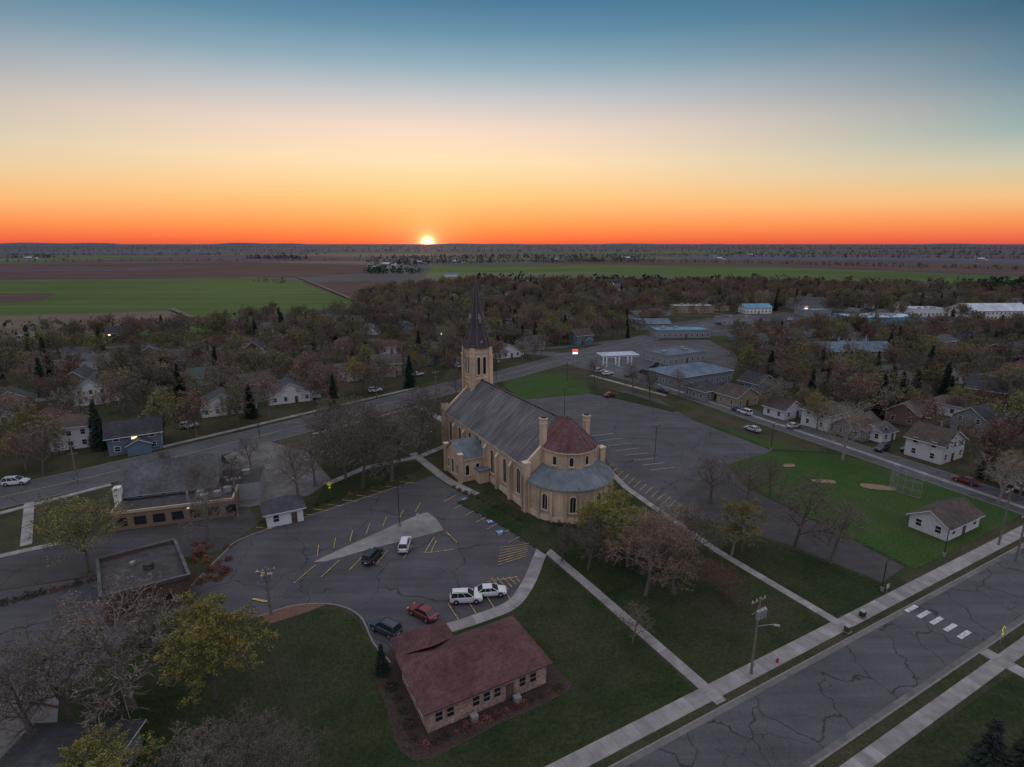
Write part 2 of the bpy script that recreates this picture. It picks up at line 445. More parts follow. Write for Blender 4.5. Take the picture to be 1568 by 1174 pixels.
walk([(905,575),(1020,606)],1.6)
cw=MB()
for x,y in ((1395,933),(1414,942),(1434,951.5),(1455,962),(1476,973)):
    a=S(x,y); strip('c',[(a[0]-UX[0]*1.35,a[1]-UX[1]*1.35),(a[0]+UX[0]*1.35,a[1]+UX[1]*1.35)],.62,m_wht,z=zc[0]+.01,mb=cw)
cw.obj('crosswalk')
ISL=[(480,861),(520,842),(600,806),(645,787),(655,785),(668,795),(680,812),(655,819),(560,843),(500,860)]
poly('parking_island',ISL,m_concp,z=.10,raised=.01)
poly('pole_island',[(400,943),(430,932),(470,925),(498,926),(470,938),(415,955)],M('paver_brick',(.13,.07,.05),.3,4),z=.10,raised=.01)
mk=MB(); zm=zc[0]+.006
def ln(a,b,mat=m_yel,w=.12): strip('l',[S(*a),S(*b)],w,mat,z=zm,mb=mk)
for i in range(7):
    x=486+i*25; y=855-i*11.3
    ln((x,y-3),(x+2+i,y-20+i*.6))
for i in range(6):
    x=480+i*37; y=864-i*7.5
    ln((x+3,y+2),(x-30+i*5,y+30-i*2))
ln((665,823),(650,848));ln((650,848),(695,842));ln((683,815),(700,832))
for i in range(11):
    x=392+i*22; y=806-i*7.0
    ln((x,y+2),(x+24,y+5))
for i in range(7):
    x=700+i*16.5;y=758+i*10.5
    ln((x,y),(x-20,y+11))
for i in range(7): ln((762+i*.5,866-i*4.4),(806+i*.8,852-i*3.2),w=.1)
for i in range(5): ln((752+i*9,886-i*.5),(772+i*6,908-i*4))
ln((745,892),(792,884))
for i in range(4): ln((686+i*28,925-i*8),(702+i*28,950-i*8))
for x,y in ((395,918),(400,876)): ln((x-8,y),(x+14,y+4),w=.4)
for i in range(15):
    x=925+i*9.0;y=722+i*5.0
    ln((x,y),(x+11,y-10))
for i in range(8): ln((905+i*13,668+i*7.5),(940+i*13,664+i*7.5),m_wht)
for i in range(10): ln((470+i*9,690+i*3),(480+i*9,683+i*3),m_wht,.12)
mk.obj('parking_markings')
hd=MB()
for x,y in ((712,765),(724,774),(739,787),(751,799),(766,815)):
    a=S(x,y); w=.75
    strip('h',[(a[0]-UX[0]*w,a[1]-UX[1]*w),(a[0]+UX[0]*w,a[1]+UX[1]*w)],1.5,m_blu,z=zm,mb=hd)
    strip('h',[(a[0]-UX[0]*.1,a[1]-UX[1]*.1),(a[0]+UX[0]*.35,a[1]+UX[1]*.35)],.6,m_wht,z=zm+.005,mb=hd)
    strip('h',[(a[0]-UX[0]*.5,a[1]-UX[1]*.5),(a[0]-UX[0]*.3,a[1]-UX[1]*.3)],.9,m_wht,z=zm+.005,mb=hd)
hd.obj('accessible_bay_markings')
poly('infield_dirt',[(1242,735),(1275,736),(1278,741),(1250,739)],m_dirt,smooth=True)
poly('infield_dirt',[(1320,741),(1366,746),(1368,752),(1325,748)],m_dirt,smooth=True)
poly('infield_dirt',[(1200,712),(1215,711),(1216,715),(1202,716)],m_dirt,smooth=True)
poly('bare_earth',[(700,770),(780,812),(835,850),(850,830),(812,795),(745,752)],m_lawn)
kp=smoothp(SP([(285,905),(310,880),(345,845),(378,822),(510,778),(632,738)]),6,False); strip('kerb',kp,.22,m_kerb,z=0,raised=.13)
kp=smoothp(SP([(598,1015),(572,985),(552,945),(520,928),(480,925),(440,930),(395,945)]),6,False); strip('kerb',kp,.22,m_kerb,z=0,raised=.135)

# ---------------------------------------------------------------- windows / houses
def win(mb,o,t,n,w,h,lit=False,frame=m_wpaint,fw=.08):
    o=Vector(o);t=Vector(t);n=Vector(n);z=Vector((0,0,1))
    def q(a,b,d): return o+t*a+z*b+n*d
    mb.face([q(-w/2,0,.03),q(w/2,0,.03),q(w/2,h,.03),q(-w/2,h,.03)],m_lit if lit else m_glass)
    for a0,a1,b0,b1 in ((-w/2-fw,-w/2,-fw,h+fw),(w/2,w/2+fw,-fw,h+fw),(-w/2,w/2,-fw,0),(-w/2,w/2,h,h+fw),(-w/2,w/2,h*.5-.03,h*.5+.03)):
        P=[q(a0,b0,.07),q(a1,b0,.07),q(a1,b1,.07),q(a0,b1,.07)]
        Q=[q(a0,b0,0),q(a1,b0,0),q(a1,b1,0),q(a0,b1,0)]
        mb.idx(P+Q,[(0,1,2,3),(4,5,1,0),(5,6,2,1),(6,7,3,2),(7,4,0,3)],frame)
def gable(mb,x0,x1,y0,y1,zb,ze,zr,wall,roof,ov=.5,axis='x',trim=m_wpaint):
    def T(x,y,z): return (x,y,z) if axis=='x' else (y,x,z)
    if axis=='y': x0,x1,y0,y1=y0,y1,x0,x1
    ym=(y0+y1)/2
    for y in (y0,y1): mb.face([T(x0,y,zb),T(x1,y,zb),T(x1,y,ze),T(x0,y,ze)],wall)
    for x in (x0,x1): mb.face([T(x,y0,zb),T(x,y1,zb),T(x,y1,ze),T(x,ym,zr),T(x,y0,ze)],wall)
    sl=(zr-ze)/(ym-y0); th=.18
    for s,y in ((-1,y0),(1,y1)):
        ye=y+s*ov; zee=ze-sl*ov+.05; a=x0-ov;b=x1+ov; zrr=zr+.05
        P=[T(a,ye,zee),T(b,ye,zee),T(b,ym,zrr),T(a,ym,zrr),T(a,ye,zee+th),T(b,ye,zee+th),T(b,ym,zrr+th),T(a,ym,zrr+th)]
        mb.idx(P,[(4,5,6,7)],roof); mb.idx(P,[(0,1,2,3),(0,1,5,4),(0,3,7,4),(1,2,6,5)],trim)
def hip(mb,x0,x1,y0,y1,zb,ze,zr,wall,roof,ov=.6,trim=m_wpaint):
    mb.prism([(x0,y0),(x1,y0),(x1,y1),(x0,y1)],zb,ze,wall)
    a,b,c,d=x0-ov,x1+ov,y0-ov,y1+ov
    mb.prism([(a,c),(b,c),(b,d),(a,d)],ze+.003,ze+.2,trim,bottom=True)
    w=(d-c)/2; l=(b-a)
    z0=ze+.204
    if l>=2*w:
        r1=(a+w,(c+d)/2,zr);r2=(b-w,(c+d)/2,zr)
        mb.idx([(a,c,z0),(b,c,z0),(b,d,z0),(a,d,z0),r1,r2],[(0,1,5,4),(1,2,5),(2,3,4,5),(3,0,4)],roof)
    else:
        w=l/2; r1=((a+b)/2,c+w,zr);r2=((a+b)/2,d-w,zr)
        mb.idx([(a,c,z0),(b,c,z0),(b,d,z0),(a,d,z0),r1,r2],[(0,1,4),(1,2,5,4),(2,3,5),(3,0,4,5)],roof)
def housemesh(w,d,h,rh,wall,roof,style='gable',seed=0,wing=True,lit=False,porch=True):
    rn=random.Random(seed); mb=MB()
    if style=='gable': gable(mb,-w/2,w/2,-d/2,d/2,0,h,h+rh,wall,roof)
    elif style=='hip': hip(mb,-w/2,w/2,-d/2,d/2,0,h,h+rh,wall,roof)
    elif style=='gabley': gable(mb,-w/2,w/2,-d/2,d/2,0,h,h+rh,wall,roof,axis='y')
    else:
        mb.prism([(-w/2,-d/2),(w/2,-d/2),(w/2,d/2),(-w/2,d/2)],0,h,wall,roof)
        t=.3
        for c,s in (((0,-d/2),(w+.1,t)),((0,d/2),(w+.1,t)),((-w/2,0),(t,d-.5)),((w/2,0),(t,d-.5))):
            mb.box((c[0],c[1],h+.25),(s[0],s[1],.5-.01),wall)
            mb.box((c[0],c[1],h+.53),(s[0]+.08,s[1]+.08,.06),m_kerb)
        for i in range(max(1,int(w*d/90))):
            mb.box((rn.uniform(-w*.35,w*.35),rn.uniform(-d*.3,d*.3),h+.6),(1.6,1.4,1.1),m_steel)
    st=2 if h>4.2 and style!='flat' else 1
    for s in range(st):
        zb=.95+s*2.7
        n=max(2,int(w/2.8))
        for i in range(n):
            x=-w/2+(i+.5)*w/n
            for sg in (-1,1):
                if s==0 and i==n//2: continue
                win(mb,(x,sg*d/2,zb),(1,0,0),(0,sg,0),.95,1.25,lit and rn.random()<.02)
        n=max(2,int(d/3))
        for i in range(n):
            y=-d/2+(i+.5)*d/n
            for sg in (-1,1): win(mb,(sg*w/2,y,zb),(0,1,0),(sg,0,0),.9,1.25)
    for sg in (-1,1):
        x=-w/2+(max(2,int(w/2.8))//2+.5)*w/max(2,int(w/2.8))
        mb.box((x,sg*(d/2+.03),1.05),(1.0,.08,2.1),m_bbr)
    if style in('gable','gabley') and wing:
        if style=='gable': gable(mb,-w*.15,w*.3,-d/2-2.2,-d/2-.01,0,2.6,3.9,wall,roof,ov=.3,axis='y')
        else: gable(mb,w/2+.01,w/2+3.4,-d*.2,d*.35,0,2.5,4.0,wall,roof,ov=.3,axis='x')
        mb.box((w*.2,d*.1,h+rh+.1),(.7,.7,1.6),m_bbr)
    if style=='gable' and st==2:
        mb.idx([(-w/2-.1,d/2,2.9),(w/2+.1,d/2,2.9),(w/2+.1,d/2+2.3,2.3),(-w/2-.1,d/2+2.3,2.3)],[(0,3,2,1)],roof)
        for x in (-w/2+.2,0,w/2-.2): mb.box((x,d/2+2.1,1.15),(.14,.14,2.25),m_wpaint)
    return mb
def house(name,x,y,w,d,h,rh,wall,roof,style='gable',rot=0,seed=None,**k):
    p=S(x,y); seed=seed or int(x*7+y)
    return housemesh(w,d,h,rh,wall,roof,style,seed,**k).obj(name,(p[0],p[1]+d*.45,0),GA+rot)
footprints=[]
def hb(name,x,y,w,d,*a,**k):
    p=S(x,y); r=max(w,d)*.58+1
    footprints.append((p[0],p[1]+d*.45,r))
    b=6 if y>500 else 12
    footprints.append((p[0]*(1-b/max(60,p[1])),p[1]+d*.45-b-3,r*.65))
    return house(name,x,y,w,d,*a,**k)
HP=math.pi/2
hb('white_house',133,620,9,8,5.2,3,m_white,m_drk,'gabley')
hb('white_farmhouse',98,688,8.5,8,5.6,2.6,m_white,m_brr,'hip')
hb('white_house',332,636,12,9,3.6,3,m_white,m_drk,'gabley')
hb('green_roof_house',306,588,10,8,3,2.6,m_gry,m_grn,'gable')
hb('white_house',435,617,13,10,3.2,3.2,m_white,m_drk,'gabley')
hb('brown_house',385,600,10,9,3.2,2.8,m_brs,m_brr,'gable',rot=.2)
hb('white_house',528,582,10,8,3.2,2.6,m_white,m_brr,'gable')
hb('tan_house',590,575,11,9,4.8,2.8,m_tan,m_brr,'gable',rot=-.3)
hb('blue_house',640,560,10,9,4.8,2.8,m_blus,m_drk,'gabley')
hb('white_house',772,548,12,9,3.4,2.8,m_white,m_drk,'gabley')
hb('grey_house',812,536,11,9,3.4,2.8,m_gry,m_drk,'gable',rot=.3)
hb('blue_house',890,528,10,8,5,2.6,m_blus,m_brr,'gable')
hb('white_house',40,528,11,8,4.8,2.6,m_white,m_drk,'gabley')
hb('white_house',1205,641,8,7,3.0,2.4,m_white,m_brr,'gabley')
hb('white_house',1275,657,11,8,4.6,2.6,m_white,m_brr,'hip')
hb('grey_house',1325,672,9,8,3.2,2.6,m_gry,m_brr,'gable')
hb('white_house',1445,706,10,8,4.6,2.8,m_white,m_brr,'gabley')
hb('white_garage',1352,676,6,6,2.6,1.6,m_white,m_drk,'gable',wing=False)
hb('tan_house',1135,622,10,8,3.4,2.6,m_tan,m_brr,'gabley')
hb('grey_house',1085,612,10,9,3.2,2.4,m_gry,m_drk,'hip')
hb('blue_house',1165,600,9,8,3.2,2.8,m_blus,m_drk,'gabley')
hb('brown_house',1400,650,10,8,3.4,2.8,m_brs,m_brr,'gable',rot=.2)
hb('grey_house',1510,668,10,8,4.8,2.8,m_gry,m_drk,'gable')
hb('white_house',1475,585,12,9,3.4,2.8,m_white,m_drk,'gable')
hb('grey_house',1530,600,12,9,3.4,2.8,m_gry,m_brr,'gable')
hb('white_garage',1462,818,11,6.2,2.5,1.9,m_white,m_brr,'gable',wing=False,rot=0)
# commercial
hb('fuel_station_store',1065,590,26,16,4.2,2.6,m_gry,m_blr,'hip')
hb('blue_roof_store',1040,556,22,14,4,.5,m_gry,m_blr,'flat')
hb('blue_roof_store',1045,517,30,14,4,.5,m_gry,m_teal,'flat',rot=-.45)
hb('commercial_building',1000,505,20,12,4,2,m_gry,m_blr,'gable',rot=-.45,wing=False)
hb('commercial_building',1062,479,30,12,5,.5,m_tan,m_wroof,'flat',rot=-.45)
hb('blue_factory',1360,503,46,22,6.5,.5,m_teal,m_wroof,'flat',rot=-.45)
hb('commercial_building',1240,474,26,14,6,3,m_gry,m_drk,'gable',rot=-.45,wing=False)
hb('commercial_building',1420,484,26,16,5,.5,m_wpaint,m_wroof,'flat',rot=-.45)
hb('white_metal_shed',1528,489,44,20,6,4,m_wpaint,m_wroof,'gable',rot=-.45,wing=False)
hb('grey_warehouse',1312,553,32,14,4.6,3,m_gry,m_blr,'gable',rot=-.45,wing=False)
hb('commercial_building',1250,484,20,12,4,.5,m_gry,m_teal,'flat',rot=-.45)
hb('commercial_building',1130,497,22,12,4,.5,m_gry,m_groof,'flat',rot=-.45)
hb('commercial_building',1190,510,22,12,4,2,m_tan,m_drk,'gable',rot=-.45,wing=False)
for i,(x,y) in enumerate(((1160,480),(1460,504),(690,424))):
    hb('commercial_building',x,y,20,12,4.5,2.2,m_tan if i%2 else m_wpaint,(m_teal,m_drk,m_blr)[i%3],'gable',rot=-.4,wing=False)

def canopy():
    mb=MB(); mb.box((0,0,4.95),(16,8,.7),m_wpaint); mb.box((0,0,4.95),(16.1,8.1,.25),m_blu)
    mb.box((0,0,5.33),(15.4,7.4,.05),m_wroof)
    mb.face([(-7.4,-3.5,4.58),(7.4,-3.5,4.58),(7.4,3.5,4.58),(-7.4,3.5,4.58)][::-1],m_litw)
    for x in (-5.5,0,5.5):
        for y in (-2,2): mb.box((x,y,2.3),(.35,.35,4.5),m_wpaint)
        mb.box((x,0,.1),(1.2,5,.2),m_kerb); mb.box((x,0,.95),(.6,1,1.5),m_steel)
    p=S(945,560); mb.obj('fuel_station_canopy',(p[0],p[1],0),GA-.3)
    footprints.append((p[0],p[1],12))
canopy()
def fuelsign(x,y,h):
    mb=MB(); mb.tube((0,0,0),(0,0,h),.15,.15,8,m_steel); mb.box((0,0,h-1),(2.4,.4,2.2),m_wpaint)
    mb.box((0,-.22,h-.5),(2.1,.04,1.0),m_litr); mb.box((0,-.22,h-1.5),(2.1,.04,.7),m_litw)
    p=S(x,y); mb.obj('fuel_price_sign',(p[0],p[1],0),GA*.3)
fuelsign(880,562,7.5); fuelsign(1232,489,9)

def parish():
    N=Vector(S(655,1124)); 
    mb=MB(); w,d,h=14.6,8.6,2.9
    hip(mb,0,w,0,d,0,h,5.5,m_stone,m_red,ov=.55,trim=m_bbr)
    hip(mb,.3,6.3,d+.56,d+3.4,0,h-.01,4.4,m_stone,m_red,ov=.5,trim=m_bbr)
    mb.prism([(.3,d),(6.3,d),(6.3,d+.55),(.3,d+.55)],0,h,m_stone)
    mb.idx([(-.25,d+.4,h+.215),(6.85,d+.4,h+.215),(3.3,d+1.9,4.95),(3.3,d-2.2,5.0),(-.2,d+3.5,h+.21),(6.8,d+3.5,h+.21)],[(0,3,2),(1,2,3),(0,2,4),(1,5,2),(4,2,5)],m_red)
    for x in (1.3,2.6,5.6,6.9,8.2,11.4,12.8): win(mb,(x,0,1.1),(1,0,0),(0,-1,0),.8,1.15,frame=m_tan,fw=.06)
    for y in (1.8,4.2,6.6): win(mb,(0,y,1.1),(0,1,0),(-1,0,0),.9,1.2,fw=.06); win(mb,(w,y,1.1),(0,1,0),(1,0,0),.9,1.2,fw=.06)
    mb.box((9.8,-.04,1.05),(1.0,.06,2.1),m_bbr)
    for x,y,z in ((4,3,4.2),(10,2.5,4.2),(11.5,5.5,4.4)): mb.tube((x,y,z-.5),(x,y,z+.4),.07,.07,6,m_wpaint,True)
    for x in (5,10.3): mb.box((x,-.8,.45),(.8,.7,.8),m_steel)
    mb.obj('parish_office',(N.x,N.y,0),GA)
    mm=MB(); P=[(-2.4,-2.2),(7,-2.4),(16.4,-2.0),(17.0,1),(16.2,8.5),(15,9.2),(8,9.6),(7.6,13.2),(-1.6,13.6),(-2.8,6)]
    P=smoothp(P,4); mm.prism(P,0,.10,m_kerb,m_mulch); mm.obj('mulch_bed',(N.x,N.y,0),GA)
    return N
NP=parish()
def brownb():
    a=S(155,918,4.2);b=S(290,884,4.2);c=S(268,830,4.2);d=S(150,860,4.2)
    mb=MB(); P=[a,b,c,d]; mb.prism(P,0,4.2,m_bbr,m_groof)
    cx=sum(p[0] for p in P)/4;cy=sum(p[1] for p in P)/4
    for i in range(4):
        p=Vector(P[i]);q=Vector(P[(i+1)%4]); dd=(q-p); L_=dd.length; ang=math.atan2(dd.y,dd.x); m_=(p+q)/2
        mb.box((m_.x,m_.y,4.45),(L_+.35,.35,.5+i*.006),m_bbr,ang); mb.box((m_.x,m_.y,4.75),(L_+.45,.42,.07+i*.006),m_ggr,ang)
        t=dd.normalized(); n=Vector((t.y,-t.x))
        for k in range(2):
            o=p+dd*((k+.5)/2); win(mb,(o.x,o.y,1.4),(t.x,t.y,0),(n.x,n.y,0),1.0,1.1,frame=m_black,fw=.05)
    mb.box((cx+1,cy,4.7),(1.0,1.0,.8),m_groof); mb.box((cx-2,cy+1,4.5),(.6,.6,.5),m_steel)
    mb.obj('brown_brick_building')
brownb()
hb('white_shed',428,803,6.2,5,2.6,2,m_wpaint,m_drk,'hip')
def business():
    a=S(182,800); mb=MB()
    gable(mb,0,16,3,14,0,4.4,8.4,m_gry,m_ggr,ov=.8,trim=m_gry)
    mb.prism([(0.3,-3.5),(20,-3.5),(20,2.99),(0.3,2.99)],0,3.2,m_brs,m_groof)
    for c,s in (((10.1,-3.5),(20,.3)),((20,-.3),(.3,6.3)),((.3,-.3),(.3,6.3))): mb.box((c[0],c[1],3.4),(s[0],s[1],.5),m_tan)
    mb.prism([(16.02,3),(24,3),(24,12),(16.02,12)],0,3.6,m_gry,m_groof)
    for x in range(1,20,3): win(mb,(x+.6,-3.5,.8),(1,0,0),(0,-1,0),1.8,1.5,frame=m_black,fw=.05)
    for x,y in ((14,0),(17,-1),(18,5),(21,8),(15,-2),(18.6,.5)): mb.box((x,y,3.9 if y<3 else 4.1),(1.3,1.1,1.1),m_steel)
    mb.tube((12,-1,3),(12,-1,5),.2,.2,8,m_steel,True)
    mb.box((-.2,2.6,3.0),(1.2,1.4,6.0),m_wpaint)
    mb.box((12.5,-3.62,2.75),(.4,.12,.15),m_lit)
    for x in (3,7,11): win(mb,(x,3,3.3),(1,0,0),(0,-1,0),1,.6)
    mb.obj('business_building',(a[0],a[1],0),GA*.62)
    footprints.append((a[0]+12,a[1]+8,16))
business()
def cornerb():
    mb=MB(); hip(mb,-10,0,-9,0,0,3,5,m_gry,m_drk,ov=.5)
    for x in (-8,-5,-2): win(mb,(x,0,1),(1,0,0),(0,1,0),1,1.2)
    for y in (-7,-3): win(mb,(0,y,1),(0,1,0),(1,0,0),1,1.2)
    p=S(212,1108,3.1); mb.obj('grey_house',(p[0],p[1],0),.05)
    poly('concrete_driveway',[(-60,1080),(92,1055),(88,1112),(60,1150),(-60,1180)],m_apron)
cornerb()

# ---------------------------------------------------------------- church
def arch(mb,o,t,n,w,h,fw=.22,glass=m_glass,frame=m_trim,mull=False,dep=.16):
    o=Vector(o);t=Vector(t);n=Vector(n);z=Vector((0,0,1))
    def outline(w,h):
        P=[(w/2,0)];r=w/2;N=8
        for i in range(N+1):
            a=math.pi*i/N
            P.append((r*math.cos(a),h-r+r*math.sin(a)))
        P.append((-w/2,0)); return P
    I=outline(w,h);O=outline(w+2*fw,h+fw)
    q=lambda p,d:o+t*p[0]+z*p[1]+n*d
    mb.face([q(p,.03) for p in I],glass)
    k=len(I)
    V=[q(p,dep) for p in I]+[q(p,dep) for p in O]+[q(p,0) for p in O]+[q(p,.03) for p in I]
    fs=[]
    for i in range(k-1):
        fs+=[(i,i+1,k+i+1,k+i),(k+i,k+i+1,2*k+i+1,2*k+i),(3*k+i,3*k+i+1,i+1,i)]
    mb.idx(V,fs,frame)
    c=o-z*.12+n*.12; ang=math.atan2(t.y,t.x)
    mb.box(tuple(c),(w+2*fw+.2,.28,.22),frame,ang)
    if mull:
        mb.box(tuple(o+z*(h*.47)+n*.05),(.06,.05,h*.9),frame,ang)
def church():
    mb=MB(); W=8.6; Lv=41.0; E=9.3; RZ=16.6
    sl=(RZ-E)/W
    for sx in (-1,1):
        mb.face([(sx*W,0,0),(sx*W,Lv,0),(sx*W,Lv,E),(sx*W,0,E)],m_brick)
        ov=.55; P=[(sx*(W+ov),.5,E-sl*ov+.12),(sx*(W+ov),Lv-.5,E-sl*ov+.12),(0,Lv-.5,RZ+.12),(0,.5,RZ+.12)]
        Q=[(p[0],p[1],p[2]+.22) for p in P]
        mb.idx(P+Q,[(4,5,6,7)],m_slate); mb.idx(P+Q,[(0,1,2,3),(0,1,5,4)],m_trim)
        mb.box((sx*(W+.12),Lv/2,E-.65),(.24,Lv-.4,.35),m_trim)
        for i in range(54): mb.box((sx*(W+.09),.8+i*.74,E-1.0),(.18,.3,.34),m_trim)
        mb.box((sx*(W+.09),Lv/2,.55),(.18,Lv-.6,1.1),m_trim)
        nb=7
        for i in range(nb):
            y=3.2+i*5.75
            if sx<0 and 17.3<y<27.5:
                arch(mb,(sx*W,y,5.9),(0,1,0),(sx,0,0),1.2,2.2); continue
            arch(mb,(sx*W,y,2.4),(0,-sx,0),(sx,0,0),1.45,5.2,mull=True)
            arch(mb,(sx*W,y+1.9,.35),(0,-sx,0),(sx,0,0),.5,.7,fw=.1)
        for i in range(nb+1):
            y=.45+i*5.72
            if sx<0 and 18<y<26: continue
            mb.box((sx*(W+.4),y,3.6),(.8,.75,7.2),m_brick)
            mb.idx([(sx*(W+.8),y-.375,7.2),(sx*(W+.8),y+.375,7.2),(sx*W,y+.375,8.3),(sx*W,y-.375,8.3)],[(0,1,2,3)],m_trim)
            mb.face([(sx*(W+.8),y-.375,7.2),(sx*W,y-.375,7.2),(sx*W,y-.375,8.3)],m_brick)
    mb.box((0,Lv/2,RZ+.42),(.3,Lv-1.1,.16),m_black)
    for y,t in ((0,.5),(Lv,.5)):
        y0,y1=(y,y+t) if y==0 else (y-t,y)
        up=.75
        out=[(-W-.35,0),(W+.35,0),(W+.35,E+.5),(0,RZ+up),(-W-.35,E+.5)]
        A=[(p[0],y0-.001,p[1]) for p in out];B=[(p[0],y1+.001,p[1]) for p in out]
        mb.idx(A+B,[(0,1,2,3,4),(9,8,7,6,5),(0,5,6,1),(1,6,7,2),(4,9,5,0)],m_brick)
        mb.idx(A+B,[(2,7,8,3),(3,8,9,4)],m_trim)
    for sx in (-1,1):
        mb.box((sx*(W+.2),.1,4.9),(1.2,1.2,9.8),m_brick); mb.box((sx*(W+.2),.1,9.95),(1.4,1.4,.3),m_trim)
        mb.box((sx*(W+.2),Lv+.1,5.8),(1.5,1.3,11.6),m_brick)
        c=(sx*(W+.2),Lv+.1)
        mb.idx([(c[0]-.85,c[1]-.75,11.6),(c[0]+.85,c[1]-.75,11.6),(c[0]+.85,c[1]+.75,11.6),(c[0]-.85,c[1]+.75,11.6),(c[0],c[1],13.4)],[(0,1,4),(1,2,4),(2,3,4),(3,0,4)],m_spire)
    for sx,zt in ((-1,17.9),(1,17.0)):
        mb.box((sx*5.0,.3,(11+zt)/2),(1.05,1.05,zt-11),m_brick); mb.box((sx*5.0,.3,zt+.12),(1.3,1.3,.28),m_trim)
        mb.box((sx*5.0,.3,zt-.8),(1.2,1.2,.22),m_trim)
        mb.box((sx*5.0,.3,zt+.4),(.8,.8,.3),m_black)
    NS=10; R1=8.5; R2=5.15; yc=-.9
    def ring(r,n=NS): return [(r*math.cos(math.pi+math.pi*i/n),yc+r*math.sin(math.pi+math.pi*i/n)) for i in range(n+1)]
    o1=ring(R1); 
    o1=[(-R1,.0)]+o1+[(R1,.0)]
    hE=6.9
    for i in range(len(o1)-1):
        p,q=o1[i],o1[i+1]
        mb.face([(p[0],p[1],0),(q[0],q[1],0),(q[0],q[1],hE),(p[0],p[1],hE)],m_brick)
        d=Vector((q[0]-p[0],q[1]-p[1],0)); l=d.length
        if l<1.5: continue
        t=d.normalized(); n=Vector((t.y,-t.x,0)); c=Vector(((p[0]+q[0])/2,(p[1]+q[1])/2,0)); ang=math.atan2(t.y,t.x)
        if i%2==0: arch(mb,tuple(c+Vector((0,0,2.2))),t,n,1.05,3.1,fw=.2,mull=True)
        arch(mb,tuple(c+Vector((0,0,.3))),t,n,.7,.8,fw=.08)
        mb.box((p[0]+n.x*.1,p[1]+n.y*.1,3.1),(.5,.4,6.2),m_brick,ang)
        for k in range(5): mb.box(tuple(c+t*((k-2)*.5)+n*.07+Vector((0,0,hE-.85))),(.22,.16,.4),m_trim,ang)
    mb.prism([(p[0]*1.028,p[1]*1.028) for p in o1]+[(R1*1.028,.03),(-R1*1.028,.03)],hE-.55,hE-.2,m_trim,bottom=True)
    mb.prism([(p[0]*1.016,p[1]*1.016) for p in o1]+[(R1*1.016,.02),(-R1*1.016,.02)],-.1,1.05,m_trim)
    E1=[(p[0]*1.06,p[1]*1.06 if p[1]<0 else p[1],hE-.15) for p in o1]
    i2=ring(R2); i2=[(-R2,.0)]+i2+[(R2,.0)]
    I1=[(p[0]*1.0,p[1],9.3) for p in i2]
    k=len(E1)
    mb.idx(E1+I1,[(i,i+1,k+i+1,k+i) for i in range(k-1)],m_metal)
    G=[(p[0],p[1],hE-.4) for p in E1]; mb.idx(E1+G,[(i,i+1,k+i+1,k+i) for i in range(k-1)],m_copper)
    for i in range(k):
        mb.tube((E1[i][0],E1[i][1],E1[i][2]+.04),(I1[i][0],I1[i][1],I1[i][2]+.04),.06,.06,4,m_copper)
    hU=12.6
    for i in range(len(i2)-1):
        p,q=i2[i],i2[i+1]
        mb.face([(p[0],p[1],7),(q[0],q[1],7),(q[0],q[1],hU),(p[0],p[1],hU)],m_brick)
        d=Vector((q[0]-p[0],q[1]-p[1],0)); l=d.length
        if l<1.2: continue
        t=d.normalized(); n=Vector((t.y,-t.x,0)); c=Vector(((p[0]+q[0])/2,(p[1]+q[1])/2,0)); ang=math.atan2(t.y,t.x)
        if i%2==0: arch(mb,tuple(c+Vector((0,0,9.9))),t,n,.75,1.7,fw=.13,dep=.1)
        for kk in range(3): mb.box(tuple(c+t*((kk-1)*.5)+n*.07+Vector((0,0,hU-.55))),(.2,.15,.35),m_trim,ang)
    E2=[(p[0]*1.08,p[1]*1.08 if p[1]<0 else p[1],hU-.02) for p in i2]+[(R2*1.08,1.2,hU-.02),(-R2*1.08,1.2,hU-.02)]
    mb.prism([(p[0],p[1]) for p in E2],hU-.25,hU-.02,m_trim,bottom=True)
    ap=(0,-.6,18.1); k=len(E2)
    E2=[(p[0],p[1],hU) for p in E2]
    for i in range(k-2): 
        mb.face([E2[i],E2[i+1],ap],m_cone)
        mb.tube((E2[i][0],E2[i][1],E2[i][2]+.04),(ap[0],ap[1],ap[2]+.02),.05,.03,4,m_cone)
    mb.face([E2[k-3],E2[k-2],(0,3.5,17.0),ap],m_cone); mb.face([E2[k-1],E2[0],ap,(0,3.5,17.0)],m_cone)
    mb.tube((0,-.6,18),(0,-.6,19.2),.12,.03,6,m_copper)
    for sx in (-1,1):
        a,b=(-W-6.0,-W-.01) if sx<0 else (W+.01,W+6)
        gable(mb,a,b,18.2,26.2,0,5.2,8.3,m_brick,m_metal,ov=.35,trim=m_trim)
    arch(mb,(-W-6,22.2,1.0),(0,1,0),(-1,0,0),1.3,3.3)
    for y in (19.7,24.7): arch(mb,(-W-6,y,1.5),(0,1,0),(-1,0,0),.8,2.2)
    for x in (-W-4.4,-W-2): arch(mb,(x,18.2,1.5),(1,0,0),(0,-1,0),.85,2.3)
    for x,y in ((-W-6,18.2),(-W-6,26.2)):
        mb.box((x,y,3.2),(.9,.9,6.4),m_brick); mb.box((x,y,6.5),(1.1,1.1,.25),m_trim)
    mb.box((-W-1.5,16.9,1.4),(2.4,2.4,2.8),m_brick); mb.box((-W-1.5,16.8,2.9),(2.8,2.7,.2),m_metal)
    # tower
    tw=2.55; ty=Lv-.6; TH=25.0
    mb.prism([(-tw,ty-tw),(tw,ty-tw),(tw,ty+tw),(-tw,ty+tw)],0,TH,m_brick)
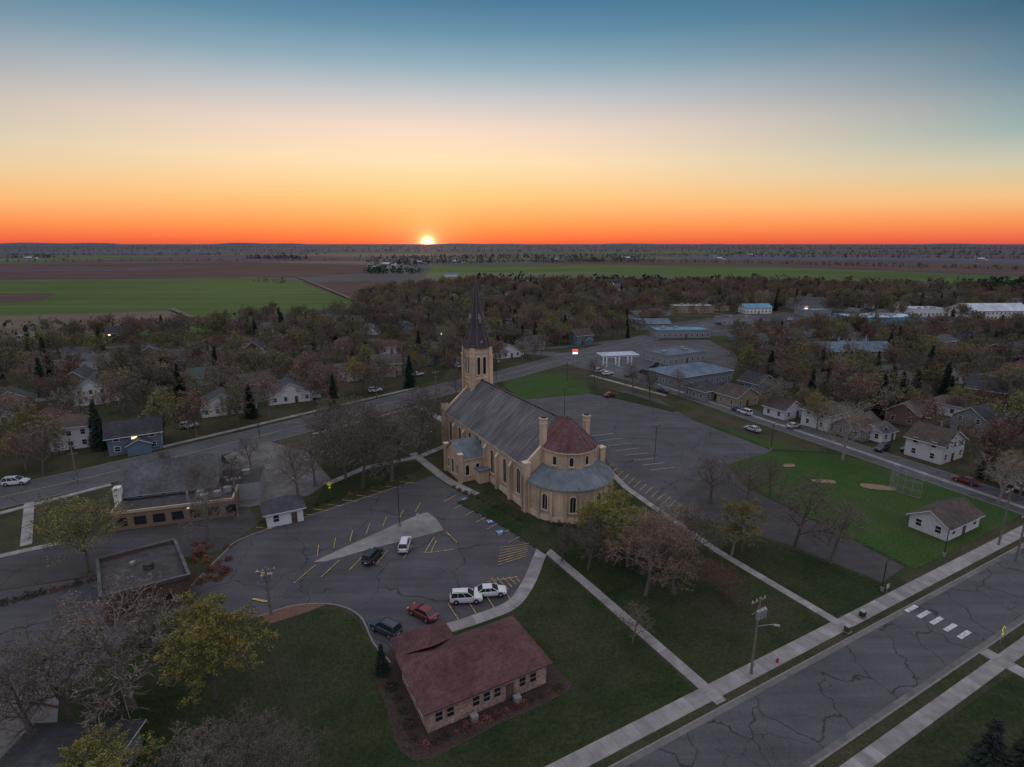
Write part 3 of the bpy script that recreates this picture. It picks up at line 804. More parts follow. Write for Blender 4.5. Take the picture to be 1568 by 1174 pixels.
    for sx in (-1,1):
        for sy in (-1,1):
            mb.box((sx*(tw-.05),ty+sy*(tw-.05),11.5),(.95,.95,23),m_brick)
            mb.box((sx*(tw-.05),ty+sy*(tw-.05),23.15),(1.15,1.15,.3),m_trim)
            mb.box((sx*(tw-.1),ty+sy*(tw-.1),24.3),(.85,.85,2.0),m_brick)
            c=(sx*(tw-.12),ty+sy*(tw-.12)); r=.55
            mb.idx([(c[0]-r,c[1]-r,25.3),(c[0]+r,c[1]-r,25.3),(c[0]+r,c[1]+r,25.3),(c[0]-r,c[1]+r,25.3),(c[0]*.9,ty+sy*(tw-.45),27.0)],[(0,1,4),(1,2,4),(2,3,4),(3,0,4)],m_spire)
    for t,n in (((1,0,0),(0,-1,0)),((1,0,0),(0,1,0)),((0,1,0),(-1,0,0)),((0,1,0),(1,0,0))):
        n3=Vector(n);t3=Vector(t);c=Vector((0,ty,0))+n3*tw
        for a in (-.78,.78): arch(mb,tuple(c+t3*a+Vector((0,0,18.4))),t3,n3,.85,4.4,fw=.16,dep=.22)
        arch(mb,tuple(c+Vector((0,0,14.4))),t3,n3,.7,1.8,fw=.15)
        ang=math.atan2(t[1],t[0])
        for zz in (13.7,17.4,23.9): mb.box(tuple(c+n3*.08+Vector((0,0,zz))),(3.9,.25,.3),m_trim,ang)
        for kk in range(7): mb.box(tuple(c+n3*.1+t3*((kk-3)*.5)+Vector((0,0,23.5))),(.22,.2,.4),m_trim,ang)
        a=c+n3*.3
        mb.idx([a+t3*1.2+Vector((0,0,25.0)),a-t3*1.2+Vector((0,0,25.0)),a+Vector((0,0,27.4))],[(0,1,2)],m_copper)
        mb.idx([a+t3*1.4+Vector((0,0,24.9))+n3*.12,a-t3*1.4+Vector((0,0,24.9))+n3*.12,a+Vector((0,0,27.7))+n3*.12,Vector((0,ty,28.2))],[(0,2,3),(1,3,2)],m_spire)
        a=Vector((0,ty,31.6))+n3*1.95
        mb.box(tuple(a-n3*.3),(.6,.9,1.2) ,m_rib,ang)
        mb.idx([a+t3*.45+Vector((0,0,.55)),a-t3*.45+Vector((0,0,.55)),a+Vector((0,0,1.8)),Vector((0,ty,33.6))],[(0,1,2),(0,2,3),(1,3,2)],m_copper)
    rs=3.5
    oc=[(rs*math.cos(math.pi/8+i*math.pi/4),ty+rs*math.sin(math.pi/8+i*math.pi/4)) for i in range(8)]
    oc2=[(2.15*math.cos(math.pi/8+i*math.pi/4),ty+2.15*math.sin(math.pi/8+i*math.pi/4)) for i in range(8)]
    apx=(0,ty,42.8); zk=29.6
    mb.idx([(p[0],p[1],TH) for p in oc]+[(p[0],p[1],zk) for p in oc2],[(i,(i+1)%8,8+(i+1)%8,8+i) for i in range(8)],m_spire)
    mb.idx([(p[0],p[1],zk) for p in oc2]+[apx],[(i,(i+1)%8,8) for i in range(8)],m_spire)
    for i in range(8):
        mb.tube((oc[i][0],oc[i][1],TH),(oc2[i][0],oc2[i][1],zk),.08,.07,4,m_rib); mb.tube((oc2[i][0],oc2[i][1],zk),apx,.07,.05,4,m_rib)
    r=tw+.3
    mb.idx([(-r,ty-r,TH),(r,ty-r,TH),(r,ty+r,TH),(-r,ty+r,TH),(0,ty,TH+7.5)],[(0,1,4),(1,2,4),(2,3,4),(3,0,4)],m_spire)
    mb.prism([(-r,ty-r),(r,ty-r),(r,ty+r),(-r,ty+r)],TH-.25,TH-.01,m_trim,bottom=True)
    mb.tube((0,ty,42.6),(0,ty,44.6),.10,.07,6,m_copper); mb.box((0,ty,43.8),(1.0,.14,.16),m_copper); 
    for y in (14,27): mb.tube((0,y,RZ),(0,y,RZ+1.4),.04,.03,5,m_black)
    mb.obj('church',(C0[0],C0[1],0),GA)
church()

# ---------------------------------------------------------------- vegetation meshes
def twig(mb,p,q,w,mat):
    d=(q-p); s=d.cross(Vector((U(-1,1),U(-1,1),U(-1,1))))
    if s.length<1e-5: return
    s=s.normalized()*w
    mb.face([p-s,p+s,q+s*.3,q-s*.3],mat)
def leafq(mb,p,s,mat):
    a=Vector((U(-1,1),U(-1,1),U(-1,1))).normalized()*s; b=a.orthogonal().normalized()*s*U(.5,1)
    b=b*math.cos(1)+a.cross(b).normalized()*s*.5
    mb.face([p-a,p+b,p+a*.8,p-b],mat)
def treemesh(name,seed,spread=.42,bark=None,leaf=None,nleaf=3,ls=.11,kids=(7,5,5,4),tw=.022,levels=4,upright=.45):
    bark=bark or m_bark
    random.seed(seed); mb=MB()
    def grow(p,d,length,r,lv):
        n=3 if lv<2 else 2
        pts=[p];rr=[r];cur=p;dd=d
        for i in range(n):
            dd=(dd+Vector((U(-1,1),U(-1,1),U(-.4,.9)))*(.10+.07*lv)).normalized()
            cur=cur+dd*length/n; pts.append(cur); rr.append(r*(1-.62*(i+1)/n))
        for i in range(n):
            if lv<=1: mb.tube(pts[i],pts[i+1],rr[i],rr[i+1],5 if lv==0 else 4,bark)
            elif lv==2: mb.tube(pts[i],pts[i+1],rr[i],rr[i+1],3,bark)
        if lv>=3: twig(mb,pts[0],pts[-1],max(tw,rr[0]*.7) if lv==3 else tw,bark)
        if lv>=levels:
            if leaf:
                for j in range(nleaf):
                    leafq(mb,pts[0].lerp(pts[-1],U(.2,1.1))+Vector((U(-1,1),U(-1,1),U(-1,1)))*.16,ls*U(.6,1.3),leaf if not isinstance(leaf,tuple) else random.choice(leaf))
            return
        k=kids[lv]
        for i in range(k):
            t=(.28 if lv==0 else .2)+(.72 if lv==0 else .8)*(i+.6)/k
            a=t*n; j=min(n-1,int(a)); q=pts[j].lerp(pts[j+1],a-j)
            az=i*2.4+U(-.5,.5); ax=dd.orthogonal().normalized(); bx=dd.cross(ax)
            out=ax*math.cos(az)+bx*math.sin(az)
            nd=(dd*(upright+.35*t)+out*(1.0-.35*t)).normalized(); 
            if lv==0: nd=(Vector((out.x,out.y,0))*(1.15-.5*t)+Vector((0,0,upright+.4*t+.15))).normalized()
            ln_=length*((.62,.55,.52,.5)[lv])*(1.1-.35*t)*U(.75,1.15)
            if lv==0: ln_=10*spread*(1.25-.6*t)*U(.8,1.15)
            grow(q,nd,ln_,rr[j]*.58,lv+1)
    grow(Vector((0,0,0)),Vector((0,0,1)),8.2,.22,0)
    me=mb.mesh(name); zm=max(v.co.z for v in me.vertices)
    for v in me.vertices: v.co*=10/zm
    return me
def conifer(name,seed,Rr=2.3):
    random.seed(seed); mb=MB(); mb.tube((0,0,0),(0,0,9.6),.18,.03,6,m_bark)
    z=.6
    while z<9.8:
        r=Rr*(1-z/10)**.85*U(.85,1.1)+.08; n=max(4,int(9*r/Rr)+4)
        for i in range(n):
            a=U(0,6.28); rl=r*U(.7,1.1); d=Vector((math.cos(a),math.sin(a),0)); s=Vector((-d.y,d.x,0))
            tip=d*rl+Vector((0,0,z-rl*.28)); root=Vector((0,0,z+.12))
            for k in range(5):
                f=.25+.17*k; c=root.lerp(tip,f); w=.16+.32*(1-f)*rl*.6
                mb.face([c-s*w-Vector((0,0,U(.05,.22))),c+d*.32*U(.7,1.4),c+s*w-Vector((0,0,U(.05,.22))),c-d*.1+Vector((0,0,.1))],m_con)
        z+=.24
    return mb.mesh(name)
def shrubmesh(name,seed,mat):
    random.seed(seed); mb=MB()
    for i in range(420):
        d=Vector((U(-1,1),U(-1,1),U(0,1)))
        if d.length>1: continue
        d=d.normalized()*(U(.5,1)**.4)*(1+.2*math.sin(d.x*7)+.15*math.cos(d.y*9))
        leafq(mb,Vector((d.x*.6,d.y*.6,d.z*.75)),.09,mat)
    for i in range(10): twig(mb,Vector((0,0,0)),Vector((U(-.4,.4),U(-.4,.4),.6)),.02,m_bark)
    return mb.mesh(name)
near_bare=[treemesh('bare_tree_mesh',s,spread=U(.42,.50),leaf=m_bud,nleaf=1,ls=.06,kids=(10,7,6,5),tw=.026) for s in (1,2,3)]
near_pale=[treemesh('pale_tree_mesh',s,spread=.48,bark=m_barkl,leaf=m_tanb,nleaf=1,ls=.06,kids=(10,7,6,5),tw=.024) for s in (4,)]
near_yel=[treemesh('yellow_tree_mesh',s,spread=.46,leaf=(m_yleaf,m_yleaf,m_olive),nleaf=9,ls=.09,kids=(10,6,6,5),tw=.02) for s in (5,6)]
near_olive=[treemesh('olive_tree_mesh',s,spread=.5,leaf=(m_olive,m_tanb,m_yleaf),nleaf=5,ls=.085,kids=(10,6,6,5)) for s in (7,)]
near_rust=[treemesh('rust_tree_mesh',s,spread=.5,leaf=(m_rust,m_bud),nleaf=4,ls=.08,kids=(10,6,6,5)) for s in (8,)]
near_dred=[treemesh('darkred_tree_mesh',s,spread=.6,leaf=m_dred,nleaf=5,ls=.09,kids=(8,6,6,4)) for s in (9,)]
far_b=[treemesh('far_tree_mesh',20+s,spread=U(.46,.56),leaf=((m_bud,m_tanb) if s%2 else m_bud),nleaf=2,ls=.17,kids=(9,5,5,4),tw=.033) for s in range(4)]
far_o=[treemesh('far_tree_mesh',30+s,spread=U(.46,.56),leaf=((m_olive,m_tanb,m_bud),(m_olive,m_yleaf,m_tanb))[s],nleaf=3,ls=.2,kids=(9,5,5,3),tw=.035) for s in range(2)]
far_r=[treemesh('far_tree_mesh',40,spread=.5,leaf=(m_rust,m_bud),nleaf=3,ls=.18,kids=(9,5,5,3),tw=.035)]
con=[conifer('conifer_mesh',50,2.3),conifer('conifer_mesh',51,1.8)]
shr=[shrubmesh('shrub_mesh',60,m_shr),shrubmesh('shrub_mesh',61,m_rust),shrubmesh('shrub_mesh',62,m_dred)]
random.seed(5)
def tree(x,yb,yt,kind,name,wide=1.0):
    p=S(x,yb); h=max(3,HG(x,yb,yt)); s=h/10
    me=random.choice(kind); put(me,name,(p[0],p[1],0),U(0,6.28),(s*wide,s*wide,s))
for a in [(458,768,660),(555,752,622),(600,737,610),(515,720,622),(642,696,598),(352,768,695),(575,702,608),(498,702,608),(540,690,600),(612,706,615),(530,735,630),(665,668,592),(482,745,670),(585,720,620),(632,672,590),(970,602,552),(995,612,560),(1040,606,562),(910,590,548),(385,716,665),(250,742,686),(318,826,735),(700,620,562),(310,770,700)]:
    tree(*a,near_bare,'bare_tree',1.2)
for a in [(205,1085,905,1.6),(120,1120,950,1.4),(262,1050,925,1.3),(60,1150,1010,1.2),(380,1230,1095,1.4),(300,1240,1120,1.4),(440,1250,1130,1.2),(900,872,790,1.3),(1215,842,722,1.2),(1272,862,758,1.2),(1088,770,690,1.3),(1142,776,700,1.3),(1060,860,770,1.2),(968,985,925,1.2),(860,860,800,1.3),(1180,760,700,1.2)]:
    tree(*a[:3],near_bare,'bare_tree',a[3])
for a in [(1290,704,608),(1420,700,655),(1528,770,685),(1180,632,572),(1120,850,765),(1010,870,775),(1035,850,760)]: tree(*a,near_pale,'bare_tree',1.2)
for a in [(330,1070,908,1.05),(160,1290,1140,1.3),(938,842,745,1.3),(1135,845,762,1.2),(905,838,770,1.1)]: tree(*a[:3],near_yel,'budding_tree',a[3])
for a in [(135,876,752,1.4),(1560,760,680,1.3),(1380,640,590,1.2),(1215,600,548,1.3),(1250,660,600,1.1),(20,690,635,1.2),(1545,620,555,1.3),(960,868,770,1.2),(1470,640,590,1.3)]: tree(*a[:3],near_olive,'budding_tree',a[3])
for a in [(988,912,780,1.2),(40,720,655,1.2),(1500,640,590,1.2),(1030,905,820,1.2),(1530,690,640,1.3)]: tree(*a[:3],near_rust,'maple_tree',a[3])
for a in [(1112,918,862,1.7),(180,950,912,1.2),(285,908,875,1.2)]: tree(*a[:3],near_dred,'crabapple_tree',a[3])
for a in [(1500,1215,1098),(1548,1235,1110),(585,1030,985),(75,575,520),(1360,625,560),(1345,640,572),(1375,640,578),(1398,620,565),(790,520,492),(40,520,500)]: tree(*a,con,'spruce_tree',1.2)
def shrub(x,y,s,k,world=None):
    p=world or S(x,y); put(shr[k],'shrub',(p[0],p[1],0),U(0,6),(s,s,s*U(.8,1.1)))
for i in range(26): shrub(292+U(0,60),888-i*2.3+U(-6,6),U(.8,1.3),U(0,1)<.7 and 1 or 2)
for t in range(-1,14):
    t*=1.15; shrub(0,0,U(.6,1.1),random.choice((0,1,2)),(NP.x+UX[0]*(t+.4)-VX[0]*1.4,NP.y+UX[1]*(t+.4)-VX[1]*1.4))
for t in range(0,12,2): shrub(0,0,U(.8,1.5),0,(NP.x-UX[0]*1.5+VX[0]*t,NP.y-UX[1]*1.5+VX[1]*t))
for i in range(14): shrub(400+i*17,800-i*5.2,U(.6,1.0),random.choice((0,0,1)))
for i in range(12): shrub(695+i*9,746+i*4.6,U(.6,1.1),0)
for i in range(10): shrub(840+i*8,808-abs(i-5)*1.5,U(.6,1.0),0)
for i in range(9): shrub(5+i*19,925-i*5,U(.9,1.3),random.choice((0,1)))

def segd(p,a,b):
    ax,ay=a;bx,by=b;vx,vy=bx-ax,by-ay
    t=max(0,min(1,((p[0]-ax)*vx+(p[1]-ay)*vy)/(vx*vx+vy*vy)))
    return math.hypot(p[0]-ax-t*vx,p[1]-ay-t*vy)
segs=[(P[i],P[i+1],w/2) for P,w in ROADS for i in range(len(P)-1)]
EX=[[S(*p) for p in q] for q in ([(862,560),(905,536),(1000,518),(1110,514),(1135,545),(1120,590),(1040,606),(980,592)],
   [(980,502),(1080,485),(1200,476),(1330,484),(1310,508),(1150,515),(1010,520)],[(1310,490),(1440,488),(1450,510),(1320,512)],[(1480,484),(1620,484),(1620,504),(1490,502)])]
hm=[]
for i,(wl,rf) in enumerate(((m_white,m_drk),(m_gry,m_ggr),(m_tan,m_brr),(m_blus,m_drk),(m_white,m_ggr),(m_tan,m_drk),(m_bbr,m_drk),(m_white,m_red),(m_brs,m_brr),(m_gry,m_grn),(m_tan,m_red),(m_blus,m_ggr),(m_brs,m_drk),(m_white,m_brr))):
    hm.append(housemesh(U(8,13),U(7,9.5),3.1 if i%3 else 4.8,U(2.2,3.4),wl,rf,('gable','hip','gabley')[i%3] if i!=4 else 'gable',i,lit=True).mesh('town_house_mesh'))
gm_=[housemesh(6.2,6,2.5,1.5,wl,m_ggr,'gable',3,wing=False).mesh('garage_mesh') for wl in (m_white,m_gry,m_brs)]
miny=min(p[1] for p in TOWN);maxy=max(p[1] for p in TOWN)
def ok(p,m):
    if not inpoly(p,TOWN): return False
    for a,b,w in segs:
        if segd(p,a,b)<w+m: return False
    for e in EX:
        if inpoly(p,e): return False
    return True
cnt=0; yards=[]
for i in range(3600):
    p=(U(-500,800),U(miny,maxy))
    if cnt>235: break
    if abs(p[0])>p[1]*1.05+40: continue
    if not ok(p,7): continue
    if any(math.hypot(p[0]-f[0],p[1]-f[1])<f[2]+8 for f in footprints): continue
    footprints.append((p[0],p[1],6.5)); cnt+=1
    yards.append((p[0]*(1-10/max(60,p[1])),p[1]-10,3.5))
    put(random.choice(hm),'house',(p[0],p[1],0),GA+random.choice((0,HP,0,math.pi))+U(-.25,.25),(U(.85,1.25),U(.85,1.15),U(.85,1.15)))
    if R()<.4:
        a=random.choice((0,HP,-HP,math.pi))+GA; g_=(p[0]+math.cos(a)*14,p[1]+math.sin(a)*14)
        if ok(g_,4): put(random.choice(gm_),'garage',(g_[0],g_[1],0),GA+U(-.2,.2)); footprints.append((g_[0],g_[1],4))
mass=empty('town_trees'); n=0
fpg={}
for f in footprints+yards:
    fpg.setdefault((int(f[0]//40),int(f[1]//40)),[]).append(f)
def blocked(p):
    gx,gy=int(p[0]//40),int(p[1]//40)
    for a in (-1,0,1):
        for b in (-1,0,1):
            for f in fpg.get((gx+a,gy+b),()):
                if abs(p[0]-f[0])<f[2] and abs(p[1]-f[1])<f[2]: return True
    return False
for i in range(14500):
    if n>3600: break
    p=(U(-600,760),U(miny,maxy))
    if abs(p[0])>p[1]*1.0+30: continue
    if not ok(p,1.0) or blocked(p): continue
    r=R()
    if r<.54: me=random.choice(far_b)
    elif r<.76: me=random.choice(far_o)
    elif r<.85: me=far_r[0]
    else: me=random.choice(con)
    s=U(.85,1.45) if r<.85 else U(.7,1.35)
    put(me,'tree',(p[0],p[1],0),U(0,6.28),(s*U(.9,1.2),s*U(.9,1.2),s),parent=mass); n+=1
# distant tree lines
def treeline(px,hh,mat,dens=1.0,wid=14):
    mb=MB(); P=SP(px)
    for i in range(len(P)-1):
        a=Vector(P[i]);b=Vector(P[i+1]);l=(b-a).length; d=math.hypot(*P[i]); st=max(4,d/420.)/dens
        t=0
        while t<l:
            c=a.lerp(b,t/l); t+=st*U(.5,1.6)
            if R()<.12: t+=st*4
            h=hh*U(.45,1.15); q=(c.x+U(-wid,wid)*.5,c.y+U(-wid,wid)); rr=h*U(.35,.5)
            for k in range(16):
                zz=h*U(.12,1); r=rr*math.sqrt(max(.05,1-((zz/h-.5)/.55)**2)); an=U(0,6.28)
                leafq(mb,Vector((q[0]+r*math.cos(an)*U(.3,1),q[1]+r*math.sin(an)*U(.3,1),zz)),h*U(.10,.2),mat)
    mb.obj('distant_tree_line')
m_dt=M('distant_trees_near',(.12,.095,.072),.3,.05); m_dt2=M('distant_trees_haze_tint',(.050,.050,.068),.2,.01); m_dt3=M('distant_trees_far',(.048,.060,.10),.1,.01)  # the two farther tree colours are blued to stand in for haze
treeline([(-100,521),(100,521),(335,504),(400,493)],9,m_dt)
treeline([(560,418),(650,419)],13,m_con,3)
treeline([(395,432),(445,433)],7,m_dt,2)
treeline([(740,436),(1000,440),(1100,442)],14,m_con,.6)
treeline([(740,438),(1100,440)],11,m_dt,1.5)
treeline([(1100,436),(1568,449),(1900,456)],13,m_dt,2)
treeline([(1490,452),(1568,446),(1700,446)],16,m_con,3,30)
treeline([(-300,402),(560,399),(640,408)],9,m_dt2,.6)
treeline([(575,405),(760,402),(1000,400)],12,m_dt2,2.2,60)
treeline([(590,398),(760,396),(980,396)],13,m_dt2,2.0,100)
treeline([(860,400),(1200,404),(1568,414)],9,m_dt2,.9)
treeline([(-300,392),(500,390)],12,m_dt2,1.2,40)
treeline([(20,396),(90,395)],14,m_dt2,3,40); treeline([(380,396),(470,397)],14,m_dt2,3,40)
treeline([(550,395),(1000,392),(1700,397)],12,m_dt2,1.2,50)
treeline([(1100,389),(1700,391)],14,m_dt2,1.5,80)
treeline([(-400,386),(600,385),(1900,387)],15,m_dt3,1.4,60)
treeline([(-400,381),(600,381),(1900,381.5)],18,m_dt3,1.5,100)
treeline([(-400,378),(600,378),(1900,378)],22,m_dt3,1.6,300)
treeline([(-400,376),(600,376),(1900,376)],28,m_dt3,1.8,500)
random.seed(9)
def hill(name,az0,az1,dist,hh,mat,seed):
    mb=MB(); rn=random.Random(seed); n=90; A=[];B=[]
    for i in range(n+1):
        az=math.radians(az0+(az1-az0)*i/n); f=math.sin(math.pi*i/n)**.5
        h=hh*f*(.6+.25*math.sin(i*.21+seed)+.12*math.sin(i*.63+seed*2)+.06*rn.random())
        A.append((dist*math.sin(az),dist*math.cos(az),-1)); B.append(((dist+900)*math.sin(az),(dist+900)*math.cos(az),max(1,h)))
    mb.idx(A+B,[(i,i+1,n+2+i,n+1+i) for i in range(n)],mat); mb.obj(name)
m_h1=M('haze_tinted_hill',(.055,.078,.13),.12,.003); m_h2=M('haze_tinted_hill_far',(.07,.10,.16),.1,.003)  # haze over the hills is painted as a blue base colour
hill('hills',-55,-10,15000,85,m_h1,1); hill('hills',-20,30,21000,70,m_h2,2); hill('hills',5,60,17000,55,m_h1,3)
for x,y in ((300,384),(575,412),(592,406),(640,403),(700,402),(960,396),(1100,397),(1150,391),(1500,398),(45,396),(850,399)):
    p=S(x,y)
    mb=MB(); gable(mb,-10,10,-6,6,0,4,7,m_gry,m_wroof,ov=.5); gable(mb,16,25,-5,5,0,4,8,m_wpaint,m_drk,ov=.5)
    mb.tube((-16,0,0),(-16,0,13),3,3,12,m_steel,True); mb.obj('farmstead',(p[0],p[1],0),U(-.5,.5))

# ---------------------------------------------------------------- vehicles
def carmesh(col,suv=False):
    pm=M('car_paint',col,.03,1,rough=.3,spec=.5)
    mb=MB(); hb_=1.02 if suv else .92; ht=1.72 if suv else 1.44; Lh=2.35 
    secs=[(-Lh,.42,.80,.72),(-Lh+.12,.28,hb_-.04,.84),(-1.5,.24,hb_,.90),(0,.22,hb_,.92),(1.1,.24,hb_,.90),(1.9,.26,hb_-.10,.87),(Lh-.12,.30,hb_-.2,.82),(Lh,.40,.62,.70)]
    V=[];
    for x,zb,zt,w in secs:
        for y,z in ((-w*.93,zb),(-w,zb+(zt-zb)*.35),(-w*.96,zt-.06),(-w*.86,zt),(w*.86,zt),(w*.96,zt-.06),(w,zb+(zt-zb)*.35),(w*.93,zb)): V.append((x,y,z))
    fs=[];n=8
    for i in range(len(secs)-1):
        for j in range(n): fs.append((i*n+j,i*n+(j+1)%n,(i+1)*n+(j+1)%n,(i+1)*n+j))
    fs.append(tuple(range(n))[::-1]); fs.append(tuple(len(V)-n+k for k in range(n)))
    mb.idx(V,fs,pm)
    xr=-2.2 if suv else -1.85; xf=1.15; xtr=-1.95 if suv else -1.15; xtf=.25; wb=.80;wt=.66
    B=[(xr,-wb,hb_-.02),(xf,-wb,hb_-.02),(xf,wb,hb_-.02),(xr,wb,hb_-.02)];T=[(xtr,-wt,ht-.05),(xtf,-wt,ht-.05),(xtf,wt,ht-.05),(xtr,wt,ht-.05)]
    mb.idx(B+T,[(0,1,5,4),(1,2,6,5),(2,3,7,6),(3,0,4,7)],m_glass)
    T2=[(xtr+.08,-wt+.1,ht),(xtf-.1,-wt+.1,ht),(xtf-.1,wt-.1,ht),(xtr+.08,wt-.1,ht)]
    mb.idx(T+T2,[(0,1,5,4),(1,2,6,5),(2,3,7,6),(3,0,4,7),(4,5,6,7)],pm)
    for a,b in ((0,0),(1,1),(2,2),(3,3)): mb.tube(B[a],T[b],.055,.05,4,pm)
    for s in (-1,1):
        for f in (.33,.66):
            mb.tube((xr+(xf-xr)*f,s*wb,hb_),(xtr+(xtf-xtr)*f,s*wt,ht-.05),.04,.04,4,pm)
        mb.box((.95,s*.98,hb_+.08),(.14,.18,.12),pm)
        for x in (-1.42,1.42):
            mb.tube((x,s*.70,.33),(x,s*.93,.33),.34,.34,14,m_rub,True); mb.tube((x,s*.93,.33),(x,s*.945,.33),.2,.19,10,m_steel,True)
            mb.tube((x,s*.72,.36),(x,s*.925,.36),.40,.40,14,m_black,True)
        mb.box((Lh-.1,s*.6,.62),(.16,.35,.14),m_wpaint); mb.box((-Lh+.06,s*.66,.78),(.14,.26,.2),m_redl)
    if suv:
        for s in (-1,1): mb.tube((xtr+.2,s*.6,ht+.05),(xtf-.2,s*.6,ht+.05),.025,.025,4,m_black)
    mb.box((Lh-.02,0,.42),(.06,.9,.14),m_black); mb.box((-Lh+.02,0,.6),(.05,.5,.13),m_wpaint)
    return mb.mesh('car_mesh')
cars={'white_suv':carmesh((.55,.56,.60),True),'black_suv':carmesh((.02,.025,.035),True),'red_car':carmesh((.16,.02,.03)),
 'silver_car':carmesh((.36,.38,.41)),'blue_car':carmesh((.03,.06,.14)),'dark_suv':carmesh((.03,.045,.06),True),'white_car':carmesh((.56,.57,.6))}
def car(k,x,y,hd,name=None):
    p=S(x,y); put(cars[k],name or k,(p[0],p[1],zc[0]+.004),hd)
AV=math.atan2(VX[1],VX[0])
car('black_suv',571,857,AV-.75,'black_suv'); car('white_suv',620,839,AV-.45)
car('white_suv',714,921,AV+1.15+3.14); car('white_car',751,911,AV+1.2+3.14); car('red_car',648,944,AV+.45); car('dark_suv',591,968,AV+.5)
car('red_car',934,607,GA+.1);car('silver_car',1152,660,AV)
car('black_suv',1046,577,AV);car('red_car',1050,571,GA);car('white_suv',25,742,GA*.5,'white_suv')
random.seed(21)
ks=list(cars)
for x,y in ((985,572),(993,574),(1002,576),(1011,578),(1020,581),(1030,584),(1001,562),(1012,566),(1050,590),(1060,594),(1015,600),(918,570),(930,574),(965,577),(1070,570),(1078,572),
  (1130,630),(1140,634),(1100,497),(1115,495),(1150,500),(1210,490),(1230,492),(290,655),(1215,655),(1390,690),(1478,740),(1565,750),(1350,690),(700,562),(640,575),(575,600)):
    k=random.choice(ks); car(k,x,y,random.choice((GA,AV,GA+math.pi)),k)

# ---------------------------------------------------------------- street furniture
def wire(mb,a,b,sag=1.0,r=.016,n=14):
    a=Vector(a);b=Vector(b);pr=a
    for i in range(1,n+1):
        t=i/n; q=a.lerp(b,t); q.z-=4*sag*t*(1-t); mb.tube(pr,q,r,r,3,m_wire); pr=q
def upole(x,y,h,az=GA,lamp=True,trans=True,name='utility_pole',world=None):
    p=world or S(x,y); mb=MB(); mb.tube((0,0,0),(0,0,h),.17,.12,8,m_wood,True)
    mb.box((0,.15,h-.5),(2.4,.12,.14),m_wood)
    for t in (-1.05,-.35,.35,1.05): mb.tube((t,.15,h-.43),(t,.15,h-.15),.05,.04,6,m_wpaint,True)
    mb.box((0,.15,h-2.0),(1.8,.1,.12),m_wood)
    if trans:
        for t in (-.55,.0,.55):
            mb.tube((t,-.38,h-2.4),(t,-.38,h-1.35),.24,.24,10,m_steel,True); mb.tube((t,-.38,h-1.35),(t,-.38,h-1.05),.05,.04,5,m_wpaint)
    if lamp:
        mb.tube((0,0,h-3.8),(.9,-1.0,h-3.2),.05,.04,6,m_steel); mb.tube((.9,-1.0,h-3.2),(1.3,-1.3,h-3.2),.04,.04,6,m_steel); mb.box((1.5,-1.45,h-3.25),(.65,.28,.14),m_steel,-.7)
    mb.box((0,-.2,1.5),(.2,.1,.5),m_steel)
    mb.obj(name,(p[0],p[1],0),az); return p
pA=upole(1150,1032,10.4)
pB=(pA[0]+UX[0]*62,pA[1]+UX[1]*62); pC=(pA[0]-UX[0]*50,pA[1]-UX[1]*50)
upole(0,0,10.4,world=pB,trans=False,lamp=False); upole(0,0,10.4,world=pC,trans=False)
w=MB()
for t in (-1.05,-.35,.35,1.05):
    o=(-VX[0]*t*.9,-VX[1]*t*.9)
    for q in (pB,pC): wire(w,(pA[0]+o[0],pA[1]+o[1],10.2),(q[0]+o[0],q[1]+o[1],10.2),1.1,.006)
for q in (pB,pC): wire(w,(pA[0],pA[1],8.2),(q[0],q[1],8.2),1.2,.008)
w.obj('power_lines')
hL=HG(415,942,868)
pD=upole(415,942,hL,az=AV-.1+HP,lamp=False,trans=True); pE=(-6,18); upole(0,0,9.5,world=pE,az=0.3)
w=MB()
for t in (-.9,-.3,.3,.9): wire(w,(pD[0]+t*.9,pD[1]+t*.4,hL-.2),(pE[0]+t*.9,pE[1]+t*.4,9.3),.8,.014)
pF=upole(366,800,9,az=GA,trans=False,lamp=False)
for t in (-.9,-.3,.3,.9): wire(w,(pD[0]+t,pD[1],hL-.2),(pF[0]+t,pF[1],8.8),.6,.010)
w.obj('power_lines')
for x,y,h in ((120,742,9),(668,608,9),(505,700,8),(1555,860,8.5)): upole(x,y,h,trans=False,lamp=False)
def lamp(x,y,h,lit=False,double=False):
    p=S(x,y); mb=MB(); mb.tube((0,0,0),(0,0,.7),.25,.25,8,m_concp,True); mb.tube((0,0,.7),(0,0,h),.09,.06,8,m_black)
    for s in ((1,-1) if double else (1,)):
        mb.tube((0,0,h-.1),(s*.7,0,h),.04,.04,5,m_black); mb.box((s*.95,0,h),(.6,.3,.14),m_black)
        if lit: mb.box((s*.95,0,h-.1),(.4,.2,.05),m_lit)
    mb.obj('street_lamp',(p[0],p[1],0),GA)
for a in ((1002,708,9,False,True),(612,806,8,False,True),(864,640,9,False,True),(520,705,6,True),(655,690,5,True),(1180,690,7,True),(512,560,8,True),(760,585,8,True),(868,588,8,True),(1445,852,5,False),(398,672,8,False),(1350,905,5,False)): lamp(*a)
